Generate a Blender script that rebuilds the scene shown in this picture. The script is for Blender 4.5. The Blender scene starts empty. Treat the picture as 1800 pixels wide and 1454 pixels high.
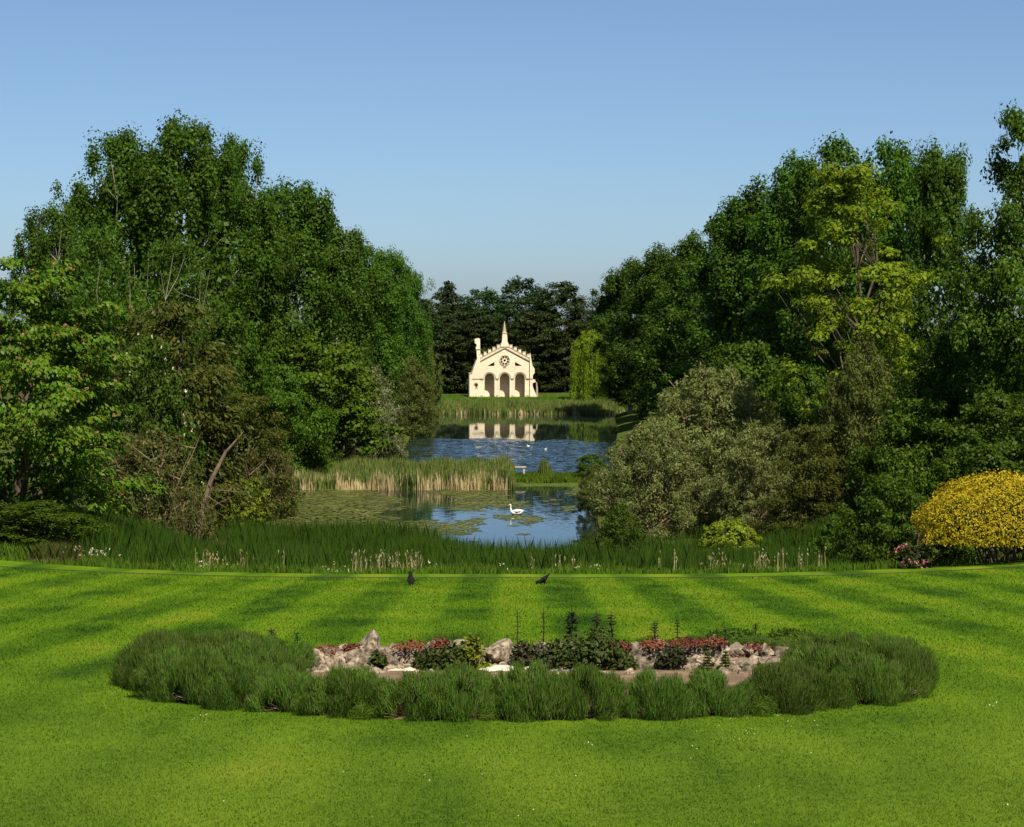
import bpy, bmesh, math, random
import numpy as np
from mathutils import Vector, Matrix, noise
from mathutils.geometry import tessellate_polygon

# ------------------------------------------------------------------ camera, sky, sun, exposure
SC = bpy.context.scene
COL = SC.collection
F = 3610.0                      # focal length in photograph pixels (photograph 1800 wide)
CAMZ = 16.4                     # water level is z = 0
HOR = 560.0                     # pixel row of the horizon
PITCH = math.atan((727 - HOR) / F)
cam = bpy.data.cameras.new('camera'); cam.sensor_width = 36; cam.lens = 36 * F / 1800
cam.clip_start = 0.5; cam.clip_end = 6000
camo = bpy.data.objects.new('camera', cam); COL.objects.link(camo)
camo.location = (0, 0, CAMZ); camo.rotation_euler = (math.pi / 2 - PITCH, 0, 0)
SC.camera = camo

SUN_EL = math.radians(53); SUN_AZ = math.radians(157)      # azimuth clockwise from +Y
w = bpy.data.worlds.new('World'); SC.world = w; w.use_nodes = True
nt = w.node_tree; nt.nodes.clear()
sky = nt.nodes.new('ShaderNodeTexSky'); sky.sky_type = 'NISHITA'; sky.sun_disc = False
sky.sun_elevation = SUN_EL; sky.sun_rotation = SUN_AZ
sky.altitude = 100; sky.air_density = 0.72; sky.dust_density = 0.85; sky.ozone_density = 7.0
hs = nt.nodes.new('ShaderNodeHueSaturation'); hs.inputs['Saturation'].default_value = 0.94; hs.inputs['Hue'].default_value = 0.493
bg = nt.nodes.new('ShaderNodeBackground'); bg.inputs['Strength'].default_value = 0.066
wo = nt.nodes.new('ShaderNodeOutputWorld')
nt.links.new(sky.outputs[0], hs.inputs['Color']); nt.links.new(hs.outputs[0], bg.inputs[0]); nt.links.new(bg.outputs[0], wo.inputs[0])
sl = bpy.data.lights.new('sun', 'SUN'); sl.energy = 5.0; sl.angle = math.radians(0.53); sl.color = (1, 0.92, 0.76)
so = bpy.data.objects.new('sun', sl); COL.objects.link(so)
sv = Vector((math.sin(SUN_AZ) * math.cos(SUN_EL), math.cos(SUN_AZ) * math.cos(SUN_EL), math.sin(SUN_EL)))
so.rotation_euler = sv.to_track_quat('Z', 'Y').to_euler(); so.location = (30, -30, 80)
SC.view_settings.view_transform = 'Standard'; SC.view_settings.look = 'None'
SC.view_settings.exposure = 0.8; SC.view_settings.gamma = 1.0; SC.view_settings.use_curve_mapping = False
SC.render.engine = 'CYCLES'
cy = SC.cycles
cy.max_bounces = 6; cy.diffuse_bounces = 3; cy.glossy_bounces = 3; cy.transmission_bounces = 3; cy.transparent_max_bounces = 4
cy.use_denoising = True; cy.denoising_prefilter = 'ACCURATE'; cy.caustics_reflective = False; cy.caustics_refractive = False

# ------------------------------------------------------------------ helpers
def ray(px, py):
    u = (px - 900) / F; v = (727 - py) / F
    return (u, math.cos(PITCH) + v * math.sin(PITCH), -math.sin(PITCH) + v * math.cos(PITCH))
def at(px, py, d):
    r = ray(px, py); k = d / r[1]
    return (r[0] * k, d, CAMZ + r[2] * k)
def sstep(a, b, x):
    t = np.clip((np.asarray(x, float) - a) / (b - a), 0, 1); return t * t * (3 - 2 * t)

LY = [120, 140, 150, 165, 185, 200, 215, 245, 260, 300, 340, 356]
LX = [-60, -45, -33, -25, -21.5, -21, -20.5, -16.5, -13.5, -14.5, -15.5, -17]
RY = [120, 140, 150, 165, 185, 205, 240, 260, 300, 340, 356]
RX = [14, 8.5, 6.8, 6.9, 7.6, 9.5, 12, 13, 15.5, 17, 18]
FAR = 354.0
def terrain(x, y):
    x = np.asarray(x, float); y = np.asarray(y, float)
    prof = np.interp(y, [-100, 5, 20, 29, 88, 96, 126, 132, 140, 2000], [12.0, 12.0, 11.45, 10.7, 5.39, 3.9, 0.15, -0.15, -1.2, -1.2])
    xl = np.interp(y, LY, LX); xr = np.interp(y, RY, RX)
    wd = np.maximum(np.maximum(xl - x, x - xr), y - FAR)
    land = np.where(wd > 0, np.minimum(0.28 * wd, 0.75 + 0.035 * np.minimum(wd, 26)), np.maximum(0.3 * wd, -1.3))
    land = np.where(y < 126, -1.3, land)
    isl = 0.32 * sstep(7.5, 4.5, np.abs(y - 206.5 - 0.6 * np.sin(x * 0.5)))
    isl = np.where(np.abs(y - 206.5) < 9, isl * 1.6 - 0.25, -2)
    z = np.maximum(np.maximum(prof, land), isl)
    ax = np.abs(x)
    z = z + 0.0020 * np.maximum(ax - 6, 0) ** 2 * sstep(45, 84, y) * np.where(ax > 25, 25 / np.maximum(ax, 1), 1) * sstep(150, 100, y)
    z = z + 2.6 * sstep(15, 27, ax) * sstep(84, 112, y) * sstep(175, 125, y)
    return z
def tz(x, y): return float(terrain(x, y))

def link(name, me, parent=None, mat=None, smooth=False):
    o = bpy.data.objects.new(name, me); COL.objects.link(o)
    if mat is not None and me is not None and not me.materials: me.materials.append(mat)
    if parent is not None: o.parent = parent
    if smooth: me.shade_smooth()
    return o
def tag(o, label=None, cat=None, group=None, kind=None):
    if label: o['label'] = label
    if cat: o['category'] = cat
    if group: o['group'] = group
    if kind: o['kind'] = kind
    return o
def empty(name, loc, label, cat, group=None, rz=0, scale=(1, 1, 1)):
    o = bpy.data.objects.new(name, None); COL.objects.link(o)
    o.location = loc; o.rotation_euler = (0, 0, rz); o.scale = scale; o.empty_display_size = 0.2
    return tag(o, label, cat, group)
def npmesh(name, V, Fc):
    """V (n,3); Fc (m,k) faces of constant size k"""
    V = np.asarray(V, np.float32); Fc = np.asarray(Fc, np.int32)
    me = bpy.data.meshes.new(name); m, k = Fc.shape
    me.vertices.add(len(V)); me.vertices.foreach_set('co', V.ravel())
    me.loops.add(m * k); me.loops.foreach_set('vertex_index', Fc.ravel())
    me.polygons.add(m); me.polygons.foreach_set('loop_start', np.arange(0, m * k, k, dtype=np.int32))
    me.update(calc_edges=True)
    return me
def unit(v): return v / np.maximum(np.linalg.norm(v, axis=-1, keepdims=True), 1e-9)

class MB:
    """collects simple solids into one mesh"""
    def __init__(s): s.v = []; s.f = []
    def add(s, v, f):
        n = len(s.v); s.v += [tuple(p) for p in v]; s.f += [tuple(i + n for i in q) for q in f]
        return s
    def box(s, x0, x1, y0, y1, z0, z1):
        return s.add([(x0, y0, z0), (x1, y0, z0), (x1, y1, z0), (x0, y1, z0), (x0, y0, z1), (x1, y0, z1), (x1, y1, z1), (x0, y1, z1)],
                     [(0, 3, 2, 1), (4, 5, 6, 7), (0, 1, 5, 4), (1, 2, 6, 5), (2, 3, 7, 6), (3, 0, 4, 7)])
    def plate(s, outer, holes, y0, y1):
        """polygon in XZ with holes, thick from y0 (front) to y1 (back)"""
        loops = [outer] + list(holes)
        pts = [p for l in loops for p in l]; n = len(pts)
        tris = tessellate_polygon([[Vector((p[0], p[1], 0)) for p in l] for l in loops])
        v = [(p[0], y0, p[1]) for p in pts] + [(p[0], y1, p[1]) for p in pts]
        f = []
        for t in tris:
            a, b, c = (Vector(pts[i]) for i in t)
            if (b - a).cross(c - a) < 0: t = (t[0], t[2], t[1])
            f.append(tuple(t)); f.append((t[2] + n, t[1] + n, t[0] + n))
        k = 0
        for l in loops:
            m = len(l)
            for i in range(m):
                f.append((k + i, k + (i + 1) % m, k + (i + 1) % m + n, k + i + n))
            k += m
        return s.add(v, f)
    def tube(s, pts, rad, n=6, cap=True):
        pts = [Vector(p) for p in pts]; up = None; rings = []
        for i, p in enumerate(pts):
            t = (pts[min(i + 1, len(pts) - 1)] - pts[max(i - 1, 0)]).normalized()
            if up is None:
                up = t.orthogonal().normalized()
            up = (up - t * up.dot(t)).normalized(); b = t.cross(up)
            rings.append([p + (up * math.cos(a) + b * math.sin(a)) * rad[i] for a in (2 * math.pi * k / n for k in range(n))])
        v = [q for r in rings for q in r]; f = []
        for i in range(len(rings) - 1):
            for k in range(n):
                f.append((i * n + k, i * n + (k + 1) % n, (i + 1) * n + (k + 1) % n, (i + 1) * n + k))
        if cap: f.append(tuple(range(n))[::-1]); f.append(tuple((len(rings) - 1) * n + k for k in range(n)))
        return s.add(v, f)
    def mesh(s, name, recalc=True):
        me = bpy.data.meshes.new(name); me.from_pydata(s.v, [], s.f)
        if recalc:
            bm = bmesh.new(); bm.from_mesh(me); bmesh.ops.recalc_face_normals(bm, faces=bm.faces); bm.to_mesh(me); bm.free()
        me.update(); return me
    def build(s, name, mat, parent=None, smooth=False): return link(name, s.mesh(name), parent, mat, smooth)

# ------------------------------------------------------------------ materials
def newmat(name):
    m = bpy.data.materials.new(name); m.use_nodes = True; nt = m.node_tree
    b = nt.nodes['Principled BSDF']; return m, nt, b
def nd(nt, t, **kw):
    n = nt.nodes.new(t)
    for k, v in kw.items(): setattr(n, k, v)
    return n
def ramp(nt, stops):
    r = nt.nodes.new('ShaderNodeValToRGB'); e = r.color_ramp.elements
    while len(e) < len(stops): e.new(0.5)
    for q, (p, c) in zip(e, stops): q.position = p; q.color = (*c, 1) if len(c) == 3 else c
    return r
def leafmat(name, cols, transl=0.3, rough=0.5, hue=0.009, spec=0.12):
    """cols: list of base colours; each leaf picks one at random, each plant shifts a little"""
    m, nt, b = newmat(name); L = nt.links
    g = nd(nt, 'ShaderNodeNewGeometry'); oi = nd(nt, 'ShaderNodeObjectInfo')
    cols = [tuple(v * 0.82 for v in c) for c in cols]
    n = len(cols); r = ramp(nt, [((i + 0.5) / n, c) for i, c in enumerate(cols)])
    L.new(g.outputs['Random Per Island'], r.inputs[0])
    tc = nd(nt, 'ShaderNodeTexCoord'); no = nd(nt, 'ShaderNodeTexNoise'); no.inputs['Scale'].default_value = 0.35
    no.inputs['Detail'].default_value = 2
    L.new(g.outputs['Position'], no.inputs['Vector'])
    h = nd(nt, 'ShaderNodeHueSaturation')
    mr = nd(nt, 'ShaderNodeMapRange'); mr.inputs['To Min'].default_value = 0.5 - hue; mr.inputs['To Max'].default_value = 0.5 + hue
    L.new(oi.outputs['Random'], mr.inputs['Value']); L.new(mr.outputs[0], h.inputs['Hue'])
    mv = nd(nt, 'ShaderNodeMapRange'); mv.inputs['From Min'].default_value = 0.3; mv.inputs['From Max'].default_value = 0.7
    mv.inputs['To Min'].default_value = 0.8; mv.inputs['To Max'].default_value = 1.2
    L.new(no.outputs[0], mv.inputs['Value'])
    ov = nd(nt, 'ShaderNodeMapRange'); ov.inputs['To Min'].default_value = 0.82; ov.inputs['To Max'].default_value = 1.18; L.new(oi.outputs['Random'], ov.inputs['Value'])
    mu = nd(nt, 'ShaderNodeMath', operation='MULTIPLY'); L.new(mv.outputs[0], mu.inputs[0]); L.new(ov.outputs[0], mu.inputs[1]); L.new(mu.outputs[0], h.inputs['Value'])
    L.new(r.outputs[0], h.inputs['Color']); L.new(h.outputs[0], b.inputs['Base Color'])
    b.inputs['Roughness'].default_value = rough; b.inputs['Specular IOR Level'].default_value = spec
    if transl > 0:
        t = nd(nt, 'ShaderNodeBsdfTranslucent'); mx = nd(nt, 'ShaderNodeMixShader'); mx.inputs[0].default_value = transl
        gm = nd(nt, 'ShaderNodeMix', data_type='RGBA', blend_type='MULTIPLY'); gm.inputs[0].default_value = 1
        L.new(h.outputs[0], gm.inputs[6]); gm.inputs[7].default_value = (1.3, 1.2, 0.5, 1)
        L.new(gm.outputs[2], t.inputs['Color'])
        L.new(b.outputs[0], mx.inputs[1]); L.new(t.outputs[0], mx.inputs[2])
        L.new(mx.outputs[0], nt.nodes['Material Output'].inputs[0])
    return m
def plain(name, c, rough=0.8, var=0.15, scale=3.0, bump=0.0, spec=0.3, obj=False):
    m, nt, b = newmat(name); L = nt.links; c = tuple(v * 0.85 for v in c)
    g = nd(nt, 'ShaderNodeTexCoord')
    no = nd(nt, 'ShaderNodeTexNoise'); no.inputs['Scale'].default_value = scale; no.inputs['Detail'].default_value = 5
    L.new(g.outputs['Object'], no.inputs['Vector'])
    r = ramp(nt, [(0.3, tuple(x * (1 - var) for x in c)), (0.7, tuple(min(1, x * (1 + var)) for x in c))])
    L.new(no.outputs[0], r.inputs[0]); L.new(r.outputs[0], b.inputs['Base Color'])
    b.inputs['Roughness'].default_value = rough; b.inputs['Specular IOR Level'].default_value = spec
    if bump:
        bp = nd(nt, 'ShaderNodeBump'); bp.inputs['Strength'].default_value = bump; bp.inputs['Distance'].default_value = 0.05
        L.new(no.outputs[0], bp.inputs['Height']); L.new(bp.outputs[0], b.inputs['Normal'])
    return m

def lawn_colour(nt, L):
    """mown stripes run straight down the slope, crossed by irregular wear: returns a colour socket"""
    g = nd(nt, 'ShaderNodeNewGeometry')
    sx = nd(nt, 'ShaderNodeSeparateXYZ'); L.new(g.outputs['Position'], sx.inputs[0])
    n1 = nd(nt, 'ShaderNodeTexNoise'); n1.inputs['Scale'].default_value = 0.16; n1.inputs['Detail'].default_value = 3
    mp = nd(nt, 'ShaderNodeMapping'); mp.inputs['Scale'].default_value = (0.6, 0.16, 0); L.new(g.outputs['Position'], mp.inputs[0]); L.new(mp.outputs[0], n1.inputs[0])
    def math_(op, a, b=None, c=None):
        n = nd(nt, 'ShaderNodeMath', operation=op)
        for i, q in enumerate((a, b, c)):
            if q is None: continue
            if isinstance(q, (int, float)): n.inputs[i].default_value = q
            else: L.new(q, n.inputs[i])
        return n.outputs[0]
    wob = math_('MULTIPLY_ADD', n1.outputs[0], 1.0, sx.outputs[0])
    s1 = nd(nt, 'ShaderNodeClamp'); s1.inputs['Min'].default_value = -1; L.new(math_('MULTIPLY', math_('SINE', math_('MULTIPLY', wob, 2 * math.pi / 3.1)), 2.2), s1.inputs[0]); s1 = s1.outputs[0]
    n2 = nd(nt, 'ShaderNodeTexNoise'); n2.inputs['Scale'].default_value = 0.5; n2.inputs['Detail'].default_value = 4
    mp2 = nd(nt, 'ShaderNodeMapping'); mp2.inputs['Scale'].default_value = (0.75, 0.32, 0); mp2.inputs['Rotation'].default_value = (0, 0, 0.12)
    L.new(g.outputs['Position'], mp2.inputs[0]); L.new(mp2.outputs[0], n2.inputs[0])
    n3 = nd(nt, 'ShaderNodeTexNoise'); n3.inputs['Scale'].default_value = 7; n3.inputs['Detail'].default_value = 6; n3.inputs['Roughness'].default_value = 0.7
    L.new(g.outputs['Position'], n3.inputs[0])
    n4 = nd(nt, 'ShaderNodeTexNoise'); n4.inputs['Scale'].default_value = 0.045; n4.inputs['Detail'].default_value = 2
    L.new(g.outputs['Position'], n4.inputs[0])
    fade = nd(nt, 'ShaderNodeMapRange'); fade.inputs['From Min'].default_value = 30; fade.inputs['From Max'].default_value = 45
    fade.inputs['To Min'].default_value = 0.055; fade.inputs['To Max'].default_value = 0.155
    L.new(sx.outputs[1], fade.inputs[0])
    v = math_('MULTIPLY', s1, fade.outputs[0])
    v = math_('ADD', v, math_('MULTIPLY_ADD', n2.outputs[0], 1.2, -0.6))
    v = math_('ADD', v, math_('MULTIPLY_ADD', n3.outputs[0], 0.7, -0.35))
    v = math_('ADD', v, 0.5)
    r = ramp(nt, [(0.12, (0.017, 0.052, 0.003)), (0.4, (0.054, 0.110, 0.0035)), (0.62, (0.080, 0.148, 0.0045)), (0.95, (0.135, 0.176, 0.010))])
    L.new(v, r.inputs[0])
    mx = nd(nt, 'ShaderNodeMix', data_type='RGBA', blend_type='MIX')
    near = nd(nt, 'ShaderNodeMapRange'); near.inputs['From Min'].default_value = 48; near.inputs['From Max'].default_value = 22
    L.new(sx.outputs[1], near.inputs[0])
    L.new(math_('MULTIPLY', near.outputs[0], n4.outputs[0]), mx.inputs[0])
    L.new(r.outputs[0], mx.inputs[6])
    hh = nd(nt, 'ShaderNodeHueSaturation'); hh.inputs['Hue'].default_value = 0.485; hh.inputs['Saturation'].default_value = 0.95; hh.inputs['Value'].default_value = 0.95
    L.new(r.outputs[0], hh.inputs['Color']); L.new(hh.outputs[0], mx.inputs[7])
    return mx.outputs[2], n3
def make_lawn_mat():
    m, nt, b = newmat('mown grass'); L = nt.links
    c, n3 = lawn_colour(nt, L); L.new(c, b.inputs['Base Color'])
    b.inputs['Roughness'].default_value = 0.85; b.inputs['Specular IOR Level'].default_value = 0.04
    bp = nd(nt, 'ShaderNodeBump'); bp.inputs['Strength'].default_value = 0.6; bp.inputs['Distance'].default_value = 0.06
    L.new(n3.outputs[0], bp.inputs['Height']); L.new(bp.outputs[0], b.inputs['Normal'])
    return m
def make_blade_mat():
    m, nt, b = newmat('grass blades'); L = nt.links
    c, _ = lawn_colour(nt, L)
    g = nd(nt, 'ShaderNodeNewGeometry'); h = nd(nt, 'ShaderNodeHueSaturation')
    mv = nd(nt, 'ShaderNodeMapRange'); mv.inputs['To Min'].default_value = 0.7; mv.inputs['To Max'].default_value = 1.35
    L.new(g.outputs['Random Per Island'], mv.inputs[0]); L.new(mv.outputs[0], h.inputs['Value']); L.new(c, h.inputs['Color'])
    L.new(h.outputs[0], b.inputs['Base Color']); b.inputs['Roughness'].default_value = 0.7; b.inputs['Specular IOR Level'].default_value = 0.06
    t = nd(nt, 'ShaderNodeBsdfTranslucent'); mx = nd(nt, 'ShaderNodeMixShader'); mx.inputs[0].default_value = 0.3
    L.new(h.outputs[0], t.inputs[0]); L.new(b.outputs[0], mx.inputs[1]); L.new(t.outputs[0], mx.inputs[2])
    L.new(mx.outputs[0], nt.nodes['Material Output'].inputs[0])
    return m
def make_ground_mat():
    m, nt, b = newmat('rough ground'); L = nt.links
    g = nd(nt, 'ShaderNodeNewGeometry')
    n = nd(nt, 'ShaderNodeTexNoise'); n.inputs['Scale'].default_value = 0.5; n.inputs['Detail'].default_value = 8; n.inputs['Roughness'].default_value = 0.65
    L.new(g.outputs['Position'], n.inputs[0])
    r = ramp(nt, [(0.3, (0.035, 0.03, 0.015)), (0.5, (0.05, 0.07, 0.015)), (0.7, (0.08, 0.11, 0.02))])
    L.new(n.outputs[0], r.inputs[0]); L.new(r.outputs[0], b.inputs['Base Color']); b.inputs['Roughness'].default_value = 1.0; b.inputs['Specular IOR Level'].default_value = 0.0
    bp = nd(nt, 'ShaderNodeBump'); bp.inputs['Strength'].default_value = 0.4; bp.inputs['Distance'].default_value = 0.1
    L.new(n.outputs[0], bp.inputs['Height']); L.new(bp.outputs[0], b.inputs['Normal'])
    return m
def make_water_mat():
    """still under the far trees; a breeze ruffles the open middle of the lake"""
    m, nt, b = newmat('lake water'); L = nt.links
    g = nd(nt, 'ShaderNodeNewGeometry')
    b.inputs['Base Color'].default_value = (0.010, 0.018, 0.012, 1); b.inputs['IOR'].default_value = 1.33
    b.inputs['Specular IOR Level'].default_value = 0.5
    sx = nd(nt, 'ShaderNodeSeparateXYZ'); L.new(g.outputs['Position'], sx.inputs[0])
    pond = nd(nt, 'ShaderNodeMapRange'); pond.inputs['From Min'].default_value = 200; pond.inputs['From Max'].default_value = 190
    pond.inputs['To Min'].default_value = 0.012; pond.inputs['To Max'].default_value = 0.035; L.new(sx.outputs[1], pond.inputs[0])
    amp = pond
    wv = nd(nt, 'ShaderNodeTexNoise'); wv.inputs['Scale'].default_value = 2.6; wv.inputs['Detail'].default_value = 3
    mp = nd(nt, 'ShaderNodeMapping'); mp.inputs['Scale'].default_value = (0.6, 1.3, 1); L.new(g.outputs['Position'], mp.inputs[0]); L.new(mp.outputs[0], wv.inputs[0])
    sb = nd(nt, 'ShaderNodeVectorMath', operation='SUBTRACT'); sb.inputs[1].default_value = (0.5, 0.5, 0.5); L.new(wv.outputs['Color'], sb.inputs[0])
    fl = nd(nt, 'ShaderNodeVectorMath', operation='MULTIPLY'); fl.inputs[1].default_value = (0.6, 1.0, 0.0); L.new(sb.outputs[0], fl.inputs[0])
    sc_ = nd(nt, 'ShaderNodeVectorMath', operation='SCALE'); L.new(fl.outputs[0], sc_.inputs[0]); L.new(amp.outputs[0], sc_.inputs['Scale'])
    ad = nd(nt, 'ShaderNodeVectorMath', operation='ADD'); ad.inputs[1].default_value = (0, 0, 1); L.new(sc_.outputs[0], ad.inputs[0])
    nm = nd(nt, 'ShaderNodeVectorMath', operation='NORMALIZE'); L.new(ad.outputs[0], nm.inputs[0]); L.new(nm.outputs[0], b.inputs['Normal'])
    b.inputs['Roughness'].default_value = 0.02
    return m
def make_stone(name, c, dark=0.7):
    m, nt, b = newmat(name); L = nt.links
    tc = nd(nt, 'ShaderNodeTexCoord')
    n1 = nd(nt, 'ShaderNodeTexNoise'); n1.inputs['Scale'].default_value = 0.7; n1.inputs['Detail'].default_value = 7; n1.inputs['Roughness'].default_value = 0.65
    mp = nd(nt, 'ShaderNodeMapping'); mp.inputs['Scale'].default_value = (1, 1, 0.45); L.new(tc.outputs['Object'], mp.inputs[0]); L.new(mp.outputs[0], n1.inputs[0])
    r = ramp(nt, [(0.3, tuple(x * dark for x in c)), (0.55, c), (0.8, tuple(min(1, x * 1.12) for x in c))])
    L.new(n1.outputs[0], r.inputs[0])
    rot = nd(nt, 'ShaderNodeMapping'); rot.inputs['Rotation'].default_value = (math.radians(90), 0, 0); L.new(tc.outputs['Object'], rot.inputs[0])
    bk = nd(nt, 'ShaderNodeTexBrick'); bk.inputs['Scale'].default_value = 1.0; bk.inputs['Brick Width'].default_value = 0.7; bk.inputs['Row Height'].default_value = 0.34
    bk.inputs['Mortar Size'].default_value = 0.018; bk.inputs['Color1'].default_value = (1, 1, 1, 1); bk.inputs['Color2'].default_value = (0.90, 0.87, 0.82, 1); bk.inputs['Mortar'].default_value = (0.78, 0.72, 0.62, 1)
    L.new(rot.outputs[0], bk.inputs[0])
    mm = nd(nt, 'ShaderNodeMix', data_type='RGBA', blend_type='MULTIPLY'); mm.inputs[0].default_value = 1
    L.new(r.outputs[0], mm.inputs[6]); L.new(bk.outputs[0], mm.inputs[7]); L.new(mm.outputs[2], b.inputs['Base Color']); b.inputs['Roughness'].default_value = 0.9
    bp = nd(nt, 'ShaderNodeBump'); bp.inputs['Strength'].default_value = 0.3; bp.inputs['Distance'].default_value = 0.05
    L.new(n1.outputs[0], bp.inputs['Height']); L.new(bp.outputs[0], b.inputs['Normal'])
    return m
def make_rock():
    m, nt, b = newmat('weathered limestone'); L = nt.links
    tc = nd(nt, 'ShaderNodeTexCoord'); oi = nd(nt, 'ShaderNodeObjectInfo'); g = nd(nt, 'ShaderNodeNewGeometry')
    n1 = nd(nt, 'ShaderNodeTexNoise'); n1.inputs['Scale'].default_value = 6.5; n1.inputs['Detail'].default_value = 8; n1.inputs['Roughness'].default_value = 0.75
    L.new(g.outputs['Position'], n1.inputs[0])
    r = ramp(nt, [(0.36, (0.045, 0.034, 0.024)), (0.47, (0.17, 0.125, 0.085)), (0.56, (0.42, 0.335, 0.23)), (0.7, (0.24, 0.18, 0.125))])
    L.new(n1.outputs[0], r.inputs[0])
    hs = nd(nt, 'ShaderNodeHueSaturation'); mr = nd(nt, 'ShaderNodeMapRange'); mr.inputs['To Min'].default_value = 0.42; mr.inputs['To Max'].default_value = 0.98
    L.new(oi.outputs['Random'], mr.inputs[0]); L.new(mr.outputs[0], hs.inputs['Value']); L.new(r.outputs[0], hs.inputs['Color'])
    L.new(hs.outputs[0], b.inputs['Base Color']); b.inputs['Roughness'].default_value = 0.9
    bp = nd(nt, 'ShaderNodeBump'); bp.inputs['Strength'].default_value = 0.9; bp.inputs['Distance'].default_value = 0.06
    L.new(n1.outputs[0], bp.inputs['Height']); L.new(bp.outputs[0], b.inputs['Normal'])
    return m

M = {}
M['lawn'] = make_lawn_mat(); M['blades'] = make_blade_mat(); M['ground'] = make_ground_mat(); M['water'] = make_water_mat()
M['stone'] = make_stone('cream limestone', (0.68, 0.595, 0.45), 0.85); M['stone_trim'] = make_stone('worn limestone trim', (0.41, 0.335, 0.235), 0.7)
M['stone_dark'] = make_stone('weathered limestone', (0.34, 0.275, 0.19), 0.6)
M['rock'] = make_rock()
M['soil'] = plain('dry soil', (0.17, 0.115, 0.065), 0.95, 0.4, 2.5, 0.6)
M['dark_soil'] = plain('turf edge soil', (0.035, 0.025, 0.012), 0.95, 0.3, 4, 0.3)
M['slab'] = plain('pale flat stone', (0.62, 0.54, 0.43), 0.9, 0.15, 4, 0.4)
M['bark_grey'] = plain('pale grey bark', (0.22, 0.19, 0.14), 0.9, 0.35, 3, 0.5)
M['bark'] = plain('brown bark', (0.09, 0.065, 0.045), 0.9, 0.35, 3, 0.5)
M['bark_dry'] = plain('dry bleached wood', (0.26, 0.18, 0.11), 0.9, 0.3, 3, 0.5)
M['bark_fallen'] = plain('weathered brown bark', (0.11, 0.078, 0.048), 0.9, 0.4, 3, 0.5)
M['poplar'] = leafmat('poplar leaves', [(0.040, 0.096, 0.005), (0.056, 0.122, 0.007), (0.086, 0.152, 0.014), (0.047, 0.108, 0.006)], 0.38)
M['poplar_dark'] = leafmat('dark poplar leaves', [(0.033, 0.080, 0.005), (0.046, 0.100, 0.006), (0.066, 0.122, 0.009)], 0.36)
M['maple'] = leafmat('fresh green leaves', [(0.050, 0.105, 0.006), (0.075, 0.135, 0.007), (0.105, 0.165, 0.010)], 0.35)
M['chestnut'] = leafmat('horse chestnut leaves', [(0.052, 0.120, 0.006), (0.070, 0.142, 0.008), (0.10, 0.17, 0.010), (0.12, 0.15, 0.014)], 0.3, 0.45)
M['candle'] = leafmat('faded chestnut candles', [(0.26, 0.13, 0.05), (0.22, 0.15, 0.05)], 0.2)
M['robinia'] = leafmat('yellow green leaves', [(0.135, 0.215, 0.008), (0.175, 0.26, 0.010), (0.23, 0.30, 0.018), (0.10, 0.175, 0.008)], 0.42)
M['yew'] = leafmat('bronze conifer sprays', [(0.046, 0.056, 0.006), (0.062, 0.072, 0.008), (0.045, 0.080, 0.007), (0.085, 0.078, 0.012)], 0.15)
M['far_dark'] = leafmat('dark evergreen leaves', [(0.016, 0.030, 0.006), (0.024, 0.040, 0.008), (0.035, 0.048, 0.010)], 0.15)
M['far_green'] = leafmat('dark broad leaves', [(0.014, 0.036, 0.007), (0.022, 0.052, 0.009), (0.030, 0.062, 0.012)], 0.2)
M['willow_grey'] = leafmat('grey green willow leaves', [(0.13, 0.155, 0.040), (0.175, 0.195, 0.060), (0.23, 0.235, 0.095), (0.09, 0.135, 0.022)], 0.3)
M['willow_olive'] = leafmat('olive willow leaves', [(0.075, 0.105, 0.015), (0.10, 0.13, 0.022), (0.13, 0.145, 0.04)], 0.3)
M['silver'] = leafmat('silver leaves', [(0.16, 0.18, 0.075), (0.12, 0.15, 0.05), (0.21, 0.22, 0.11)], 0.2)
M['weeping'] = leafmat('yellow willow strings', [(0.16, 0.24, 0.014), (0.21, 0.28, 0.02), (0.13, 0.20, 0.012)], 0.4)
M['fine_green'] = leafmat('fine twig leaves', [(0.038, 0.088, 0.006), (0.055, 0.110, 0.008), (0.080, 0.125, 0.014)], 0.3)
M['shrub'] = leafmat('shrub leaves', [(0.040, 0.088, 0.005), (0.056, 0.110, 0.006), (0.080, 0.132, 0.010)], 0.32)
M['thicket'] = leafmat('thicket leaves', [(0.06, 0.07, 0.014), (0.09, 0.09, 0.022), (0.05, 0.085, 0.012), (0.14, 0.11, 0.04)], 0.2)
M['lime'] = leafmat('lime yellow leaves', [(0.15, 0.20, 0.012), (0.20, 0.23, 0.015), (0.10, 0.16, 0.010)], 0.3)
M['gold'] = leafmat('golden yellow foliage', [(0.40, 0.305, 0.010), (0.34, 0.26, 0.008), (0.45, 0.34, 0.014), (0.25, 0.21, 0.010)], 0.2)
M['white_fl'] = leafmat('cream blossom', [(0.62, 0.58, 0.40), (0.72, 0.68, 0.52)], 0.2)
M['pink_fl'] = leafmat('pink blossom', [(0.62, 0.16, 0.22), (0.72, 0.25, 0.30)], 0.2)
M['reed'] = leafmat('green reeds', [(0.024, 0.062, 0.005), (0.034, 0.078, 0.006), (0.050, 0.094, 0.008), (0.06, 0.085, 0.012)], 0.25)
M['reed_far'] = leafmat('blue green reeds', [(0.075, 0.150, 0.022), (0.105, 0.175, 0.030), (0.14, 0.19, 0.042), (0.26, 0.23, 0.09)], 0.3)
M['reed_dry'] = leafmat('dry reed stems', [(0.46, 0.36, 0.19), (0.38, 0.28, 0.13), (0.52, 0.42, 0.26)], 0.15)
M['rough_grass'] = leafmat('rough grass', [(0.070, 0.150, 0.010), (0.095, 0.18, 0.012), (0.12, 0.19, 0.02)], 0.35)
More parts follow.
